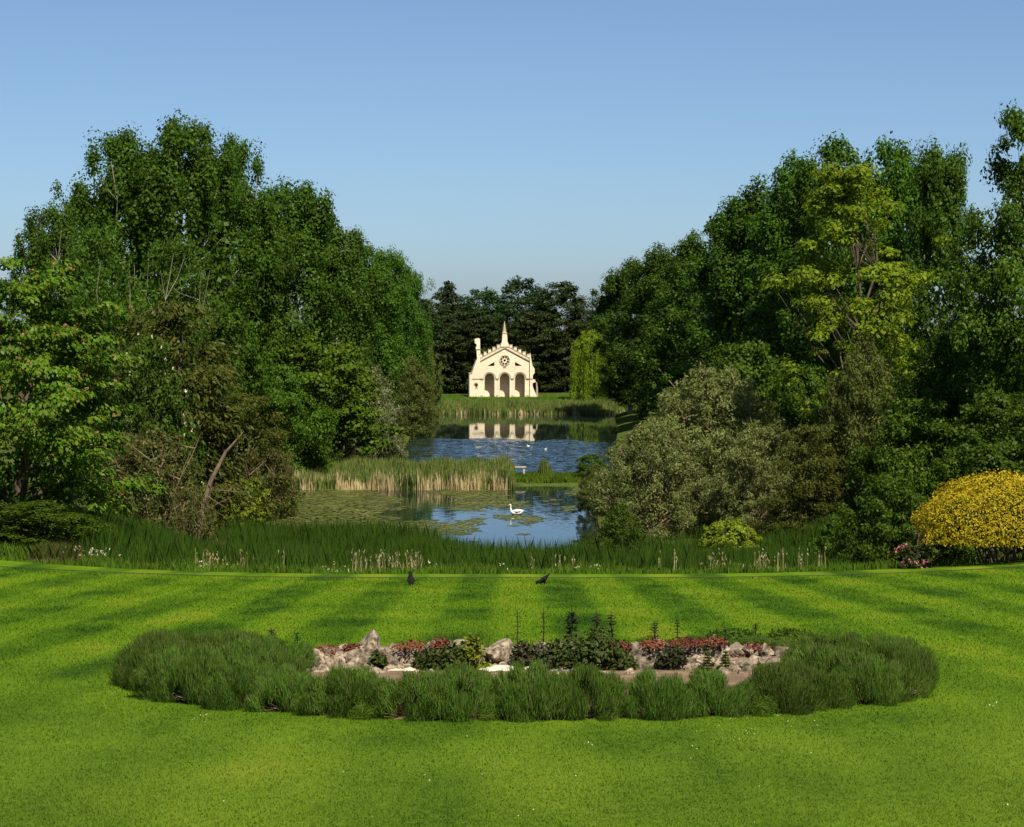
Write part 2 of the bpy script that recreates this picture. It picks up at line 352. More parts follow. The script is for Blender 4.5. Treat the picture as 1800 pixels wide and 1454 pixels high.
M['seed'] = leafmat('straw seed heads', [(0.34, 0.27, 0.13), (0.28, 0.21, 0.10), (0.42, 0.34, 0.20)], 0.15)
M['lavender'] = leafmat('lavender foliage', [(0.050, 0.118, 0.009), (0.070, 0.148, 0.011), (0.096, 0.172, 0.014), (0.12, 0.135, 0.045)], 0.3, 0.7)
M['dry_stem'] = leafmat('dry woody stems', [(0.16, 0.11, 0.06), (0.24, 0.17, 0.10)], 0.05)
M['red_sedum'] = leafmat('red sedum', [(0.16, 0.035, 0.028), (0.22, 0.055, 0.04), (0.11, 0.04, 0.02), (0.15, 0.09, 0.025)], 0.1)
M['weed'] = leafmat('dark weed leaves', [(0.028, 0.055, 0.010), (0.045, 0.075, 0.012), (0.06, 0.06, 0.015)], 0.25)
M['purple_weed'] = leafmat('bronze dark leaves', [(0.035, 0.038, 0.014), (0.028, 0.045, 0.012), (0.05, 0.035, 0.02)], 0.2)
M['pond_weed'] = leafmat('floating pond weed', [(0.085, 0.105, 0.020), (0.11, 0.125, 0.026), (0.065, 0.09, 0.016), (0.14, 0.14, 0.04)], 0.0, 0.6)
M['white'] = plain('white feathers', (0.80, 0.76, 0.70), 0.7, 0.04, 5)
M['black'] = plain('black feathers', (0.010, 0.010, 0.011), 0.8, 0.2, 10, spec=0.1)
M['beak'] = plain('orange beak', (0.55, 0.22, 0.04), 0.5, 0.05, 5)
M['timber'] = plain('bleached timber', (0.42, 0.36, 0.28), 0.85, 0.2, 4)

# ------------------------------------------------------------------ ground, lawn, water
def grid_mesh(name, xs, ys, zf):
    X, Y = np.meshgrid(xs, ys); Z = zf(X, Y)
    V = np.stack([X, Y, Z], -1).reshape(-1, 3); nx, ny = len(xs), len(ys)
    i = (np.arange(ny - 1)[:, None] * nx + np.arange(nx - 1)[None]).ravel()
    return npmesh(name, V, np.stack([i, i + 1, i + nx + 1, i + nx], 1))
xs = np.concatenate([np.linspace(-1500, -90, 24), np.arange(-75, 76, 1.5), np.linspace(90, 1500, 24)])
ys = np.concatenate([np.linspace(-600, -60, 8), np.arange(-40, 440, 1.75), np.linspace(460, 2500, 26)])
LE = 84.0                                        # far edge of the lawn
def gz(x, y): return terrain(x, y) - 0.12 * ((y > 4) & (y < LE + 4.0) & (np.abs(x) < 46)) - 1.5 * ((x - 0.3) ** 2 + (y - 35.3) ** 2 < 0)
tag(link('ground', grid_mesh('ground', xs, ys, gz), None, M['ground'], True), 'rough ground falling to the lake', kind='structure')
lawn = link('lawn', grid_mesh('lawn', np.arange(-44, 44.5, 1.0), np.linspace(6, LE, 79), lambda x, y: terrain(x, y)), None, M['lawn'], True)
tag(lawn, 'mown striped lawn sloping towards the lake', kind='structure')
ex = np.arange(-44, 44.5, 1.0)
vb = MB(); n = len(ex); zz = terrain(ex, np.full(n, LE + 0.05)); z2 = terrain(ex, np.full(n, LE + 3.8))
V = []; 
for k in range(n): V += [(ex[k], LE + 0.02, zz[k] - 0.1), (ex[k], LE + 0.06, zz[k] + 0.03), (ex[k], LE + 3.8, z2[k] + 0.03), (ex[k], LE + 3.9, z2[k] - 0.5)]
me = bpy.data.meshes.new('grass_verge'); me.from_pydata(V, [], [(4 * k + j, 4 * k + 4 + j, 4 * k + 5 + j, 4 * k + 1 + j) for k in range(n - 1) for j in range(3)])
me.materials.append(M['lawn']); me.materials.append(M['dark_soil'])
for i, p in enumerate(me.polygons): p.material_index = 1 if i % 3 != 1 else 0
tag(link('grass_verge', me), 'mown verge with a dark cut edge beyond the lawn', kind='structure')
WX = np.concatenate([[-90, -40], np.arange(-22, 22.1, .3), [40, 90]]); WY = np.concatenate([np.arange(110, 201, 13), np.arange(203, 300, .11), [310, 330, 366]])
def waves(x, y):
    """small wind waves on the open middle of the lake, dying out towards the sheltered far shore"""
    m = sstep(286, 279, y + .075 * x * x + 5 * np.sin(x * .21 + 1) + 2 * np.sin(x * .7)) * sstep(205, 212, y) * sstep(22, 19, np.abs(x))
    m = m * (.9 + .2 * np.sin(x * .35 + y * .11) * np.sin(y * .23 - x * .1))
    r = np.random.default_rng(4); h = np.zeros_like(x)
    for k in range(22):
        a = r.normal() * .4; lam = r.uniform(.55, 1.7); q = 2 * np.pi / lam
        h += .047 * lam / 1.0 / 4.0 * np.sin(q * (np.sin(a) * x + np.cos(a) * y) + r.uniform(0, 6.28))
    return h * m
wm = grid_mesh('lake_water', WX, WY, waves); wm.shade_smooth()
tag(link('lake_water', wm, None, M['water']), 'calm lake water, ruffled blue in the middle', kind='structure')

# ------------------------------------------------------------------ the folly
def arc(cx, cz, r, a0, a1, n): return [(cx + r * math.cos(math.radians(a0 + (a1 - a0) * i / n)), cz + r * math.sin(math.radians(a0 + (a1 - a0) * i / n))) for i in range(n + 1)]
def arch_hole(cx, hw, spring, base=0.0, n=12):
    return [(cx - hw, base), (cx + hw, base)] + arc(cx, spring, hw, 0, 180, n)
D_F = 384.0
fx, fy, fz = at(887.2, 698.4, D_F)
FO = empty('stone_folly', (fx, fy, fz), 'cream stone Gothic folly with three arches and a central spire by the far shore', 'folly', rz=math.radians(8))
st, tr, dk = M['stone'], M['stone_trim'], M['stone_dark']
AX = (-2.87, 0.0, 2.87); AH = 0.93; AS = 3.55
holes = []
for cx in AX: holes.append(arch_hole(cx, AH, AS, 0.02)[::-1])
RZ = 6.88
for k in range(8):                                # petals of the rose window
    a = math.radians(45 * k + 22.5); c = (0.66 * math.cos(a), RZ + 0.66 * math.sin(a))
    holes.append([(c[0] + 0.19 * math.cos(t), c[1] + 0.19 * math.sin(t)) for t in [2 * math.pi * i / 10 for i in range(10)]][::-1])
holes.append([(0.24 * math.cos(t), RZ + 0.24 * math.sin(t)) for t in [2 * math.pi * i / 10 for i in range(10)]][::-1])
holes.append([(-3.3, 5.85), (-1.95, 5.85), (-1.95, 6.6)][::-1]); holes.append([(1.95, 5.85), (3.3, 5.85), (1.95, 6.6)][::-1])
def rake(x): return 6.75 + (1 - abs(x) / 4.7) * 2.5
MB().plate([(-4.7, 0), (4.7, 0), (4.7, rake(4.7) + 0.62), (0, rake(0) + 0.62), (-4.7, rake(4.7) + 0.62)], holes, 0, 0.7).build('front_wall', st, FO)
for s in (-1, 1):                                 # raking cornice, proud of the wall
    o = MB().plate([(0, rake(0) - 0.06), (0, rake(0) + 0.14), (s * 4.9, rake(4.9) + 0.14), (s * 4.9, rake(4.9) - 0.06)], [], -0.2, 0.0).build('gable_moulding', tr, FO)
    o = MB().plate([(0, rake(0) + 0.5), (0, rake(0) + 0.68), (s * 4.85, rake(4.85) + 0.68), (s * 4.85, rake(4.85) + 0.5)], [], -0.09, -0.003).build('parapet_coping', tr, FO)
    for k in range(5):
        x = s * (1.18 + 0.83 * k); zb = rake(x) + 0.45
        m = MB().box(x - 0.26, x + 0.26, -0.06, 0.76, zb, zb + 0.72).build('merlon', st, FO)
        MB().box(x - 0.31, x + 0.31, -0.11, 0.81, zb + 0.72, zb + 0.80).build('capstone', tr, m)
for cx in AX:                                     # hood moulds and reveals
    o = arc(cx, AS, AH + 0.30, 0, 180, 16); i = arc(cx, AS, AH + 0.14, 180, 0, 16)
    MB().plate(o + i, [], -0.14, 0.0).build('hood_mould', tr, FO)
    o = arc(cx, AS, AH + 0.14, 0, 180, 16); i = arc(cx, AS, AH, 180, 0, 16)
    MB().plate([(cx + AH + 0.1, 0.25)] + o[0:] + [(cx - AH - 0.1, 0.25), (cx - AH, 0.25)] + i + [(cx + AH, 0.25)], [], -0.06, 0.0).build('arch_reveal', st, FO)
for x0, x1 in ((-4.6, -3.98), (-1.7, -1.17), (1.17, 1.7), (3.98, 4.6)):
    MB().box(x0, x1, -0.17, 0.0, AS - 0.16, AS + 0.06).build('impost_band', tr, FO)
    MB().box(x0 + 0.06, x1 - 0.06, -0.10, 0.0, 0.0, 0.45).build('plinth', tr, FO)
rw = MB()                                         # rose window rim and hub
rw.plate([(1.02 * math.cos(t), RZ + 1.02 * math.sin(t)) for t in [2 * math.pi * i / 28 for i in range(28)]],
         [[(0.90 * math.cos(t), RZ + 0.90 * math.sin(t)) for t in [-2 * math.pi * i / 28 for i in range(28)]]], -0.12, 0.0)
rose = rw.build('rose_window', tr, FO)
for k in range(8):
    a = math.radians(45 * k + 22.5); c = (0.66 * math.cos(a), RZ + 0.66 * math.sin(a))
    ci = [2 * math.pi * i / 12 for i in range(12)]
    MB().plate([(c[0] + 0.235 * math.cos(t), c[1] + 0.235 * math.sin(t)) for t in ci], [[(c[0] + 0.185 * math.cos(t), c[1] + 0.185 * math.sin(t)) for t in ci][::-1]], -0.05, 0.0).build('foil_ring', tr, rose)
MB().box(-0.3, 0.3, -0.1, 0.0, 5.55, 5.72).build('shield_ledge', tr, FO)
# porch behind the arches
MB().plate([(-4.6, 0), (4.6, 0), (4.6, 5.1), (-4.6, 5.1)], [], 2.3, 2.75).build('back_wall', st, FO)
MB().box(-4.66, -4.2, 0.7, 2.3, 0, 5.1).build('side_wall', st, FO); MB().box(4.2, 4.66, 0.7, 2.3, 0, 5.1).build('side_wall', st, FO)
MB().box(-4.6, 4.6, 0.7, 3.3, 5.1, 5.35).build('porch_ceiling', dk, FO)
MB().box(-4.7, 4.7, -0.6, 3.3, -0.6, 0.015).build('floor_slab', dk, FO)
ro = MB(); ro.add([(-4.55, 0.7, 5.36), (4.55, 0.7, 5.36), (4.55, 0.7, 6.9), (0, 0.7, 9.2), (-4.55, 0.7, 6.9), (-4.55, 4.0, 5.36), (4.55, 4.0, 5.36), (4.55, 4.0, 6.9), (0, 4.0, 9.2), (-4.55, 4.0, 6.9)],
       [(5, 6, 7, 8, 9), (4, 3, 8, 9), (3, 2, 7, 8), (0, 4, 9, 5), (1, 6, 7, 2)])
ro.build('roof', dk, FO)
# spire on the gable
p = MB(); p.plate([(-0.85, 9.45), (0.85, 9.45), (0.72, 9.95), (0.52, 10.35), (-0.52, 10.35), (-0.72, 9.95)], [], -0.16, 0.86)
pin = p.build('pinnacle', st, FO)
MB().plate([(-0.52, 10.35), (0.52, 10.35), (0.40, 12.0), (-0.40, 12.0)], [], -0.1, 0.8).build('pinnacle_shaft', st, pin)
MB().tube([(0, 0.35, 11.95), (0, 0.35, 12.3), (0, 0.35, 14.2)], [0.48, 0.34, 0.05], 8).build('spire', tr, pin)
MB().box(-0.48, 0.48, -0.18, 0.88, 11.9, 12.02).build('shaft_cornice', tr, pin)
# left tower and its broken turret
lt = MB().plate([(-6.2, 0), (-4.7, 0), (-4.7, 7.35), (-5.15, 7.35), (-5.45, 6.7), (-5.85, 5.6), (-6.2, 4.5)], [arch_hole(-5.45, 0.24, 2.3, 1.5, 6)[::-1]], -0.5, 1.6).build('left_buttress', st, FO)
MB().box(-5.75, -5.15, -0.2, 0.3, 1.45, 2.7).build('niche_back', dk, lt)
MB().plate(arc(-5.45, 2.4, 0.42, 0, 180, 8) + arc(-5.45, 2.4, 0.28, 180, 0, 8), [], -0.66, -0.5).build('niche_hood', tr, lt)
MB().box(-6.72, -6.2, -0.7, 1.2, 0, 4.45).build('corner_pilaster', st, FO)
MB().box(-6.8, -6.15, -0.78, 1.28, 4.45, 4.6).build('pilaster_cap', tr, FO)
MB().box(-6.19, -4.72, -0.58, -0.5, 3.4, 3.55).build('string_course', tr, FO)
t = MB().plate([(-5.2, 7.35), (-4.55, 7.35), (-4.6, 9.0), (-5.3, 9.0)], [], 0.0, 0.75).build('turret', st, FO)
MB().plate([(-5.42, 9.0), (-4.62, 9.0), (-4.66, 10.9), (-4.85, 11.05), (-5.5, 10.95), (-5.66, 10.7), (-5.62, 10.15), (-5.3, 9.9), (-5.28, 9.55), (-5.45, 9.3)], [], -0.08, 0.82).build('turret_head', st, t)
MB().box(-5.4, -4.5, -0.12, 0.86, 8.95, 9.04).build('turret_band', tr, t)
# right side, ruined
MB().plate([(4.7, 0), (6.1, 0), (5.75, 0.8), (5.3, 1.8), (5.2, 2.6), (5.8, 2.85), (5.72, 3.25), (5.2, 3.45), (5.3, 4.2), (5.62, 4.55), (5.58, 5.35), (5.2, 5.9), (5.05, 6.6), (4.95, 7.3), (4.7, 7.4)], [], -0.4, 1.2).build('right_buttress', st, FO)
MB().plate([(5.98, 0), (6.3, 0), (6.28, 1.6), (6.1, 2.75), (5.9, 2.9), (5.98, 1.5)], [], -0.1, 0.7).build('ruined_pier', dk, FO)
MB().plate([(4.72, 7.35), (4.98, 7.3), (4.9, 8.1), (4.8, 8.3)], [], 0.1, 0.6).build('ruined_pinnacle', st, FO)
MB().box(4.71, 5.25, -0.5, -0.4, 3.4, 3.55).build('string_course', tr, FO)

# ------------------------------------------------------------------ foliage builders
def leaf_quads(C, N, Ls, Ws, rng, tang=None, fold=0.12):
    n = len(C); N = unit(N)
    T = rng.normal(size=(n, 3)) if tang is None else tang + rng.normal(size=(n, 3)) * 0.25
    T = unit(T - N * (T * N).sum(1, keepdims=True)); B = np.cross(N, T)
    Ls = np.broadcast_to(Ls, (n,))[:, None]; Ws = np.broadcast_to(Ws, (n,))[:, None]
    dn = -N * Ws * fold
    return np.stack([C - T * Ls / 2, C + B * Ws / 2 + dn, C + T * Ls / 2, C - B * Ws / 2 + dn], 1).reshape(-1, 3)
def quads_mesh(name, V):
    return npmesh(name, V, np.arange(len(V)).reshape(-1, 4))
def crown_clumps(rng, env, z0, z1, R, n, lump=0.22, inner=0.55, ecc=1.0):
    ts = np.array([e[0] for e in env]); rs = np.array([e[1] for e in env])
    tt = np.linspace(0, 1, 200); wgt = np.interp(tt, ts, rs) + 0.08; wgt /= wgt.sum()
    t = rng.choice(tt, n, p=wgt) + rng.uniform(-.005, .005, n); a = rng.uniform(0, 2 * np.pi, n)
    ph = rng.uniform(0, 6.28, 6)
    mod = 1 + lump * (np.sin(2 * a + ph[0] + 3 * t) + np.sin(3 * a + ph[1] - 9 * t) + np.sin(5 * a + 14 * t + ph[2])) / 1.8
    r = R * np.interp(t, ts, rs) * mod * (1 - inner * rng.uniform(0, 1, n) ** 1.7)
    return np.stack([r * np.cos(a), r * np.sin(a) * ecc, z0 + (z1 - z0) * t], 1)
def bough_clumps(rng, C, nb, R, H, rc):
    """gather leaf clumps into boughs so that dark hollows open between them"""
    B = C[rng.choice(len(C), nb, False)]; k = rng.integers(0, nb, len(C))
    off = rng.normal(size=C.shape) * np.array([1, 1, .62]) * R * .15
    Q = B[k] + off; m = rng.uniform(0, 1, len(C)) < .22
    Q[m] = C[m]; Q[:, 2] = np.clip(Q[:, 2], rc * .3, H - rc * .5)
    return Q
def crown_leaves(rng, C, per, rc, cs, L, W, up=0.5, rand=0.6, droop=None, flat=False):
    n = len(C) * per
    c = np.repeat(C, per, 0); rr = np.repeat(rc * rng.uniform(0.6, 1.25, len(C)), per)[:, None]
    d = unit(rng.normal(size=(n, 3)))
    pos = c + d * rr * (rng.uniform(0, 1, (n, 1)) ** 0.5) * np.array([1, 1, cs])
    out = unit(c * np.array([1, 1, 0.0]) + 1e-6)
    nrm = d * 0.95 + out * 0.3 + np.array([0, 0, up]) + rng.normal(size=(n, 3)) * rand
    tang = None
    if droop is not None: tang = np.broadcast_to(np.array(droop), (n, 3)) + out * 0.5
    k = rng.uniform(0.5, 1.45, n)
    return leaf_quads(pos, nrm, L * k, W * k, rng, tang)
def limbs_mesh(name, rng, H, r0, targets, stems=1, spread=0.0, top=0.72, lean=0.0, curve=0.15):
    mb = MB(); pr = random.Random(int(rng.integers(1e6))); roots = []
    for s in range(stems):
        a = 6.28 * s / max(stems, 1) + pr.random(); pts = []; rad = []
        for i in range(9):
            t = i / 8; off = spread * t
            pts.append((off * math.cos(a) + pr.uniform(-1, 1) * 0.02 * H * t + lean * t * H, off * math.sin(a) + pr.uniform(-1, 1) * 0.02 * H * t, t * H * top - 0.3 * (1 - t)))
            rad.append(r0 * (1.25 if i == 0 else 1) * (1 - 0.85 * t) / (stems ** 0.4))
        mb.tube(pts, rad, 7); roots.append((pts, rad))
    for tg in targets:
        pts0, rad0 = roots[pr.randrange(stems)]
        zs = max(0.1 * H, tg[2] - pr.uniform(0.5, 1.1) * math.hypot(tg[0], tg[1]) - 0.06 * H)
        i = min(range(len(pts0)), key=lambda j: abs(pts0[j][2] - zs)); i = min(i, 7)
        p = Vector(pts0[i]); q = Vector(tg); m = (p + q) / 2 + Vector((pr.uniform(-1, 1), pr.uniform(-1, 1), -0.6)) * curve * (q - p).length * 0.5
        rr = rad0[i] * 0.55 + 0.02
        mb.tube([p, p.lerp(m, 0.6), m, m.lerp(q, 0.55), q], [rr, rr * 0.8, rr * 0.6, rr * 0.4, rr * 0.15], 5)
    me = mb.mesh(name, False); return me

P = {}
def proto(key, H, R, parts, stem=0.0):
    """parts: list of (part name, mesh, material)"""
    for n_, me, mat in parts: me.materials.append(mat) if not me.materials else None
    P[key] = dict(H=H, R=R, parts=parts)
ENV_POP = [(0, .45), (.12, .8), (.35, 1), (.65, .92), (.85, .62), (.95, .38), (1, .2)]
ENV_BALL = [(0, .35), (.15, .8), (.4, 1), (.65, .92), (.85, .62), (1, .2)]
ENV_CONE = [(0, .8), (.1, 1), (.4, .8), (.7, .48), (.9, .2), (1, .04)]
ENV_SHRUB = [(0, .75), (.15, .95), (.4, 1), (.7, .82), (.9, .5), (1, .2)]
def tree_proto(key, seed, H, R, z0, env, n, per, rc, cs, L, W, leaf, bark, up=.5, rand=.6, droop=None, spires=0, stems=1, spread=0, r0=.35, lump=.22, inner=.55, nl=16, top=.72, extra=None, ecc=1.0, boughs=0):
    rng = np.random.default_rng(seed)
    C = crown_clumps(rng, env, z0, H - rc * cs * 0.6, R - rc * 0.7, n, lump, inner, ecc)
    if boughs: C = bough_clumps(rng, C, boughs, R, H, rc)
    if spires:
        S = []
        for _ in range(spires):
            a = rng.uniform(0, 6.28); t = rng.uniform(0.62, 0.9); rad = R * np.interp(t, [e[0] for e in env], [e[1] for e in env]) * rng.uniform(.2, .95)
            for k in range(4): S.append((rad * math.cos(a), rad * math.sin(a), z0 + (H - z0) * t + k * 0.8))
        C = np.concatenate([C, np.array(S)])
        C[:, 2] = np.minimum(C[:, 2], H - rc * 0.2)
    V = crown_leaves(rng, C, per, rc, cs, L, W, up, rand, droop)
    if H > 9 and key != 'robinia':
        K = crown_clumps(rng, env, z0 + .02 * H, H * .88, R * .62, 2600, lump, .45)
        V = np.concatenate([V, leaf_quads(K, rng.normal(size=K.shape) + unit(K * [1, 1, 0]), H * .019, H * .015, rng)])
    tg = C[rng.choice(len(C), min(nl, len(C)), False)]
    parts = [('trunk', limbs_mesh(key + '_trunk', rng, H, r0, [tuple(q) for q in tg], stems, spread, top), bark), ('crown', quads_mesh(key + '_crown', V), leaf)]
    if extra:
        nm, cnt, sz, mat = extra
        outer = C[np.argsort(-(np.hypot(C[:, 0], C[:, 1]) + 0.3 * C[:, 2]))][:len(C) * 2 // 3]
        c = outer[rng.integers(0, len(outer), cnt)]; d = unit(rng.normal(size=(cnt, 3)) + unit(c * [1, 1, .2]) * .8 + [0, 0, .7])
        pos = np.repeat(c + d * rc * 1.08 * np.array([1, 1, cs]), 4, 0) + rng.normal(size=(cnt * 4, 3)) * sz * .35
        parts.append((nm, quads_mesh(key + nm, leaf_quads(pos, rng.normal(size=(cnt * 4, 3)) + [0, -.5, .5], sz, sz * .8, rng)), mat))
    proto(key, H, R, parts)
for i in range(3):
    tree_proto('poplar%d' % i, 10 + i, 30, 6.5, 2.0, ENV_POP, 330, 125, 1.3, 1.25, .31, .25, M['poplar'], M['bark_grey'], up=.35, rand=.45, spires=18, r0=.42, lump=.24, boughs=48)
for i in range(3):
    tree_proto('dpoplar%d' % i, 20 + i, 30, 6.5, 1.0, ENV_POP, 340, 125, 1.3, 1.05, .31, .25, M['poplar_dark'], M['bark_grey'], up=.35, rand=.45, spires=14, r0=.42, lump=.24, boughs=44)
tree_proto('bigpoplar0', 31, 34, 7.5, 4.0, ENV_POP, 270, 130, 1.2, 1.4, .29, .24, M['poplar'], M['bark_grey'], up=.3, rand=.45, spires=30, stems=4, spread=3.6, r0=.42, lump=.25, nl=60, top=.9, boughs=44)
tree_proto('bigpoplar1', 32, 34, 7.5, 4.0, ENV_POP, 260, 130, 1.2, 1.4, .29, .24, M['poplar'], M['bark_grey'], up=.3, rand=.45, spires=30, stems=3, spread=4.0, r0=.42, lump=.3, nl=60, top=.9, boughs=42)
tree_proto('maple', 41, 15, 6, 1.0, ENV_BALL, 230, 90, 1.15, .55, .34, .27, M['maple'], M['bark'], up=.8, rand=.5, r0=.3, boughs=26)
tree_proto('chestnut', 42, 16, 6.5, .4, [(0, .6), (.15, .85), (.4, 1), (.65, .92), (.85, .62), (1, .2)], 430, 125, 1.05, .42, .28, .15, M['chestnut'], M['bark'], up=.7, rand=.45, droop=(0, 0, -.7), r0=.4, lump=.25, extra=('flower_candle', 160, .2, M['candle']), boughs=95)
tree_proto('robinia', 43, 23, 7.5, 4.5, [(0, .5), (.2, .95), (.45, 1), (.75, .8), (.92, .5), (1, .25)], 215, 120, 1.2, .45, .29, .18, M['robinia'], M['bark'], up=.9, rand=.45, r0=.34, stems=2, spread=1.2, lump=.38, inner=.7, nl=46, top=.8, boughs=34)
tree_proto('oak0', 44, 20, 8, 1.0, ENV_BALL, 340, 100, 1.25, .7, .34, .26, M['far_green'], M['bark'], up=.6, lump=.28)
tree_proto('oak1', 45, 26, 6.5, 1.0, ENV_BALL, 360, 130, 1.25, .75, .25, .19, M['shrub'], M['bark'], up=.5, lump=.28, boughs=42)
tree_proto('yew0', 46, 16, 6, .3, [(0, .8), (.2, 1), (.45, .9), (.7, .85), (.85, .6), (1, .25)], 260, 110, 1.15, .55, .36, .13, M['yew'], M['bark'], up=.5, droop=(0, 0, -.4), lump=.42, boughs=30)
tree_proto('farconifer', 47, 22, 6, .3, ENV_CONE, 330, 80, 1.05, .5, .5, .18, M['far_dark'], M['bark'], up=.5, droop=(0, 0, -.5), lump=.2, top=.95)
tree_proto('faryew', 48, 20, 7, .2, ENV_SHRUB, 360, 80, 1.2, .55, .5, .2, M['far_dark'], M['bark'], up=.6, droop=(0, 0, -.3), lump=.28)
for i in range(2):
    tree_proto('greywillow%d' % i, 50 + i, 10, 5.5, -.3, [(0, .95), (.15, 1), (.4, 1), (.7, .82), (.9, .5), (1, .2)], 420, 110, .75, .75, .28, .085, M['willow_grey'], M['bark_dry'], up=.3, rand=.9, stems=6, spread=3.2, r0=.16, lump=.25, nl=60, top=.75)
tree_proto('olivewillow', 53, 11, 4.5, .2, ENV_SHRUB, 380, 85, .7, .8, .30, .09, M['willow_olive'], M['bark'], up=.3, rand=.8, stems=5, spread=2, r0=.14, lump=.2, nl=24)
tree_proto('silver', 54, 9, 4.2, .1, ENV_SHRUB, 330, 95, .65, .8, .27, .09, M['silver'], M['bark'], up=.3, rand=.9, stems=4, spread=1, r0=.09, lump=.3)
tree_proto('finetree', 55, 20, 6.5, 1, ENV_BALL, 360, 75, 1.0, 1.1, .36, .12, M['fine_green'], M['bark_grey'], up=.2, rand=.9, stems=7, spread=4.5, r0=.24, lump=.25, nl=26, top=.85, boughs=50)
tree_proto('hawthorn', 56, 11, 4.5, .4, ENV_SHRUB, 260, 80, .85, .65, .26, .16, M['fine_green'], M['bark'], up=.5, r0=.2, lump=.25, stems=3, spread=1.4, extra=('blossom', 90, .13, M['white_fl']))
tree_proto('thicket', 57, 6, 4, .1, ENV_SHRUB, 190, 75, .6, .7, .24, .09, M['thicket'], M['bark_dry'], up=.3, rand=1, stems=9, spread=3.4, r0=.11, lump=.4, nl=70, inner=.6, top=.9)
for i in range(2):
    tree_proto('shrub%d' % i, 58 + i, 5, 2.6, .1, ENV_SHRUB, 230, 85, .42, .85, .16, .09, M['shrub'], M['bark'], up=.4, rand=.7, stems=5, spread=1.2, r0=.07, lump=.25)
tree_proto('bigshrub', 61, 11, 5, .2, ENV_SHRUB, 330, 85, .9, .7, .28, .17, M['shrub'], M['bark'], up=.5, rand=.6, stems=4, spread=2, r0=.16, lump=.28, boughs=34)
tree_proto('limebush', 62, 4, 2.6, .1, ENV_SHRUB, 140, 75, .45, .6, .2, .12, M['lime'], M['bark'], up=.6, rand=.6, stems=4, spread=1.3, r0=.06, lump=.3)
tree_proto('rhodo', 63, 1.6, .9, .05, ENV_SHRUB, 70, 50, .2, .7, .12, .05, M['weed'], M['bark'], up=.6, stems=3, spread=.4, r0=.04, lump=.3, extra=('flower_cluster', 70, .11, M['pink_fl']))
def weeping_proto():
    rng = np.random.default_rng(70); H, R = 12.5, 3.3; Vs = []; tgs = []
    for k in range(120):
        a = rng.uniform(0, 6.28); r = R * math.sqrt(rng.uniform(.02, 1)); zt = H - 3.2 * (r / R) ** 2 - rng.uniform(0, 1.6); ln = zt - max(.4, rng.uniform(-1.5, 4.5))
        if k % 6 == 0: tgs.append((r * .8 * math.cos(a), r * .8 * math.sin(a), zt - .2))
        m = int(ln * 16); t = np.linspace(0, 1, m)
        pos = np.stack([r * math.cos(a) * (1 + .12 * t) + rng.normal(size=m) * .12, r * math.sin(a) * (1 + .12 * t) + rng.normal(size=m) * .12, zt - ln * t], 1)
        Vs.append(leaf_quads(pos, rng.normal(size=(m, 3)) * [1, 1, .3], .42, .12, rng, np.broadcast_to(np.array([0, 0, -1.0]), (m, 3))))
    C = crown_clumps(rng, [(0, 1), (1, .3)], H - 3.5, H - .5, R * .85, 40); Vs.append(crown_leaves(rng, C, 70, .6, .7, .3, .1))
    proto('weeping', H, R, [('trunk', limbs_mesh('weeping_trunk', rng, H, .3, tgs, 1, 0, .8), M['bark']), ('crown', quads_mesh('weeping_crown', np.concatenate(Vs)), M['weeping'])])
weeping_proto()
def dome_proto():
    rng = np.random.default_rng(71); R, zb, H = 3.7, .8, 3.75; n = 24000
    a = rng.uniform(0, 6.28, n); u = rng.uniform(0, 1, n); ph = np.arccos(1 - u * 1.12)
    lump = 1 + .035 * np.sin(5 * a + 2) + .035 * np.sin(9 * ph + 3 * a) + .025 * np.sin(17 * a + 13 * ph) + .02 * np.sin(31 * a - 23 * ph)
    d = np.stack([np.sin(ph) * np.cos(a), np.sin(ph) * np.sin(a), np.cos(ph)], 1)
    pos = d * np.array([R, R * .8, H - zb - .45]) * (lump * (1.02 - .17 * rng.uniform(0, 1, n) ** 1.6))[:, None] + [0, 0, zb + .45]
    pos += rng.normal(size=pos.shape) * .035
    V = leaf_quads(pos, d + rng.normal(size=(n, 3)) * .55, .115 * rng.uniform(.6, 1.4, n), .065, rng)
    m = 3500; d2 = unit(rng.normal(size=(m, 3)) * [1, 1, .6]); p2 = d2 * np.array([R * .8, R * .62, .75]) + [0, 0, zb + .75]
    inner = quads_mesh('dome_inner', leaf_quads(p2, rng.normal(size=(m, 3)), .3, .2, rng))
    tg = [(1.9 * math.cos(k * 2.4) * (.5 + .5 * (k % 3) / 2), 1.5 * math.sin(k * 2.4), 1.9) for k in range(22)]
    mb = MB(); pr = random.Random(3)
    for q in tg:
        b = (q[0] * .45 + pr.uniform(-.2, .2), q[1] * .45, -.1); m_ = ((b[0] + q[0]) / 2 + pr.uniform(-.2, .2), (b[1] + q[1]) / 2, .9)
        mb.tube([b, m_, q], [.055, .04, .02], 5)
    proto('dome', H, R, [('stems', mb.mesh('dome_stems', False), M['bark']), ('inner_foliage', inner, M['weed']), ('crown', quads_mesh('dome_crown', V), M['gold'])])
dome_proto()

def plant(key, px, top, d, wpx, name, label, cat, group=None, rz=None, sink=0.0, base=None):
    p = P[key]; x, y, zt = at(px, top, d); z0 = (tz(x, y) if base is None else base) - sink
    s = F / d; sz = (zt - z0) / p['H']; sxy = wpx / s / (2 * p['R'])
    e = empty(name, (x, y, z0), label, cat, group, rz if rz is not None else random.random() * 6.28, (sxy, sxy, sz))
    for n_, me, mat in p['parts']:
        o = link(n_, me, e)
        if n_ in ('flower_candle', 'blossom', 'flower_cluster'): o['kind'] = 'stuff'
    return e
random.seed(5)
GL = 'poplars lining the left bank'; GR = 'poplars lining the right bank'; GF = 'dark trees behind the folly'
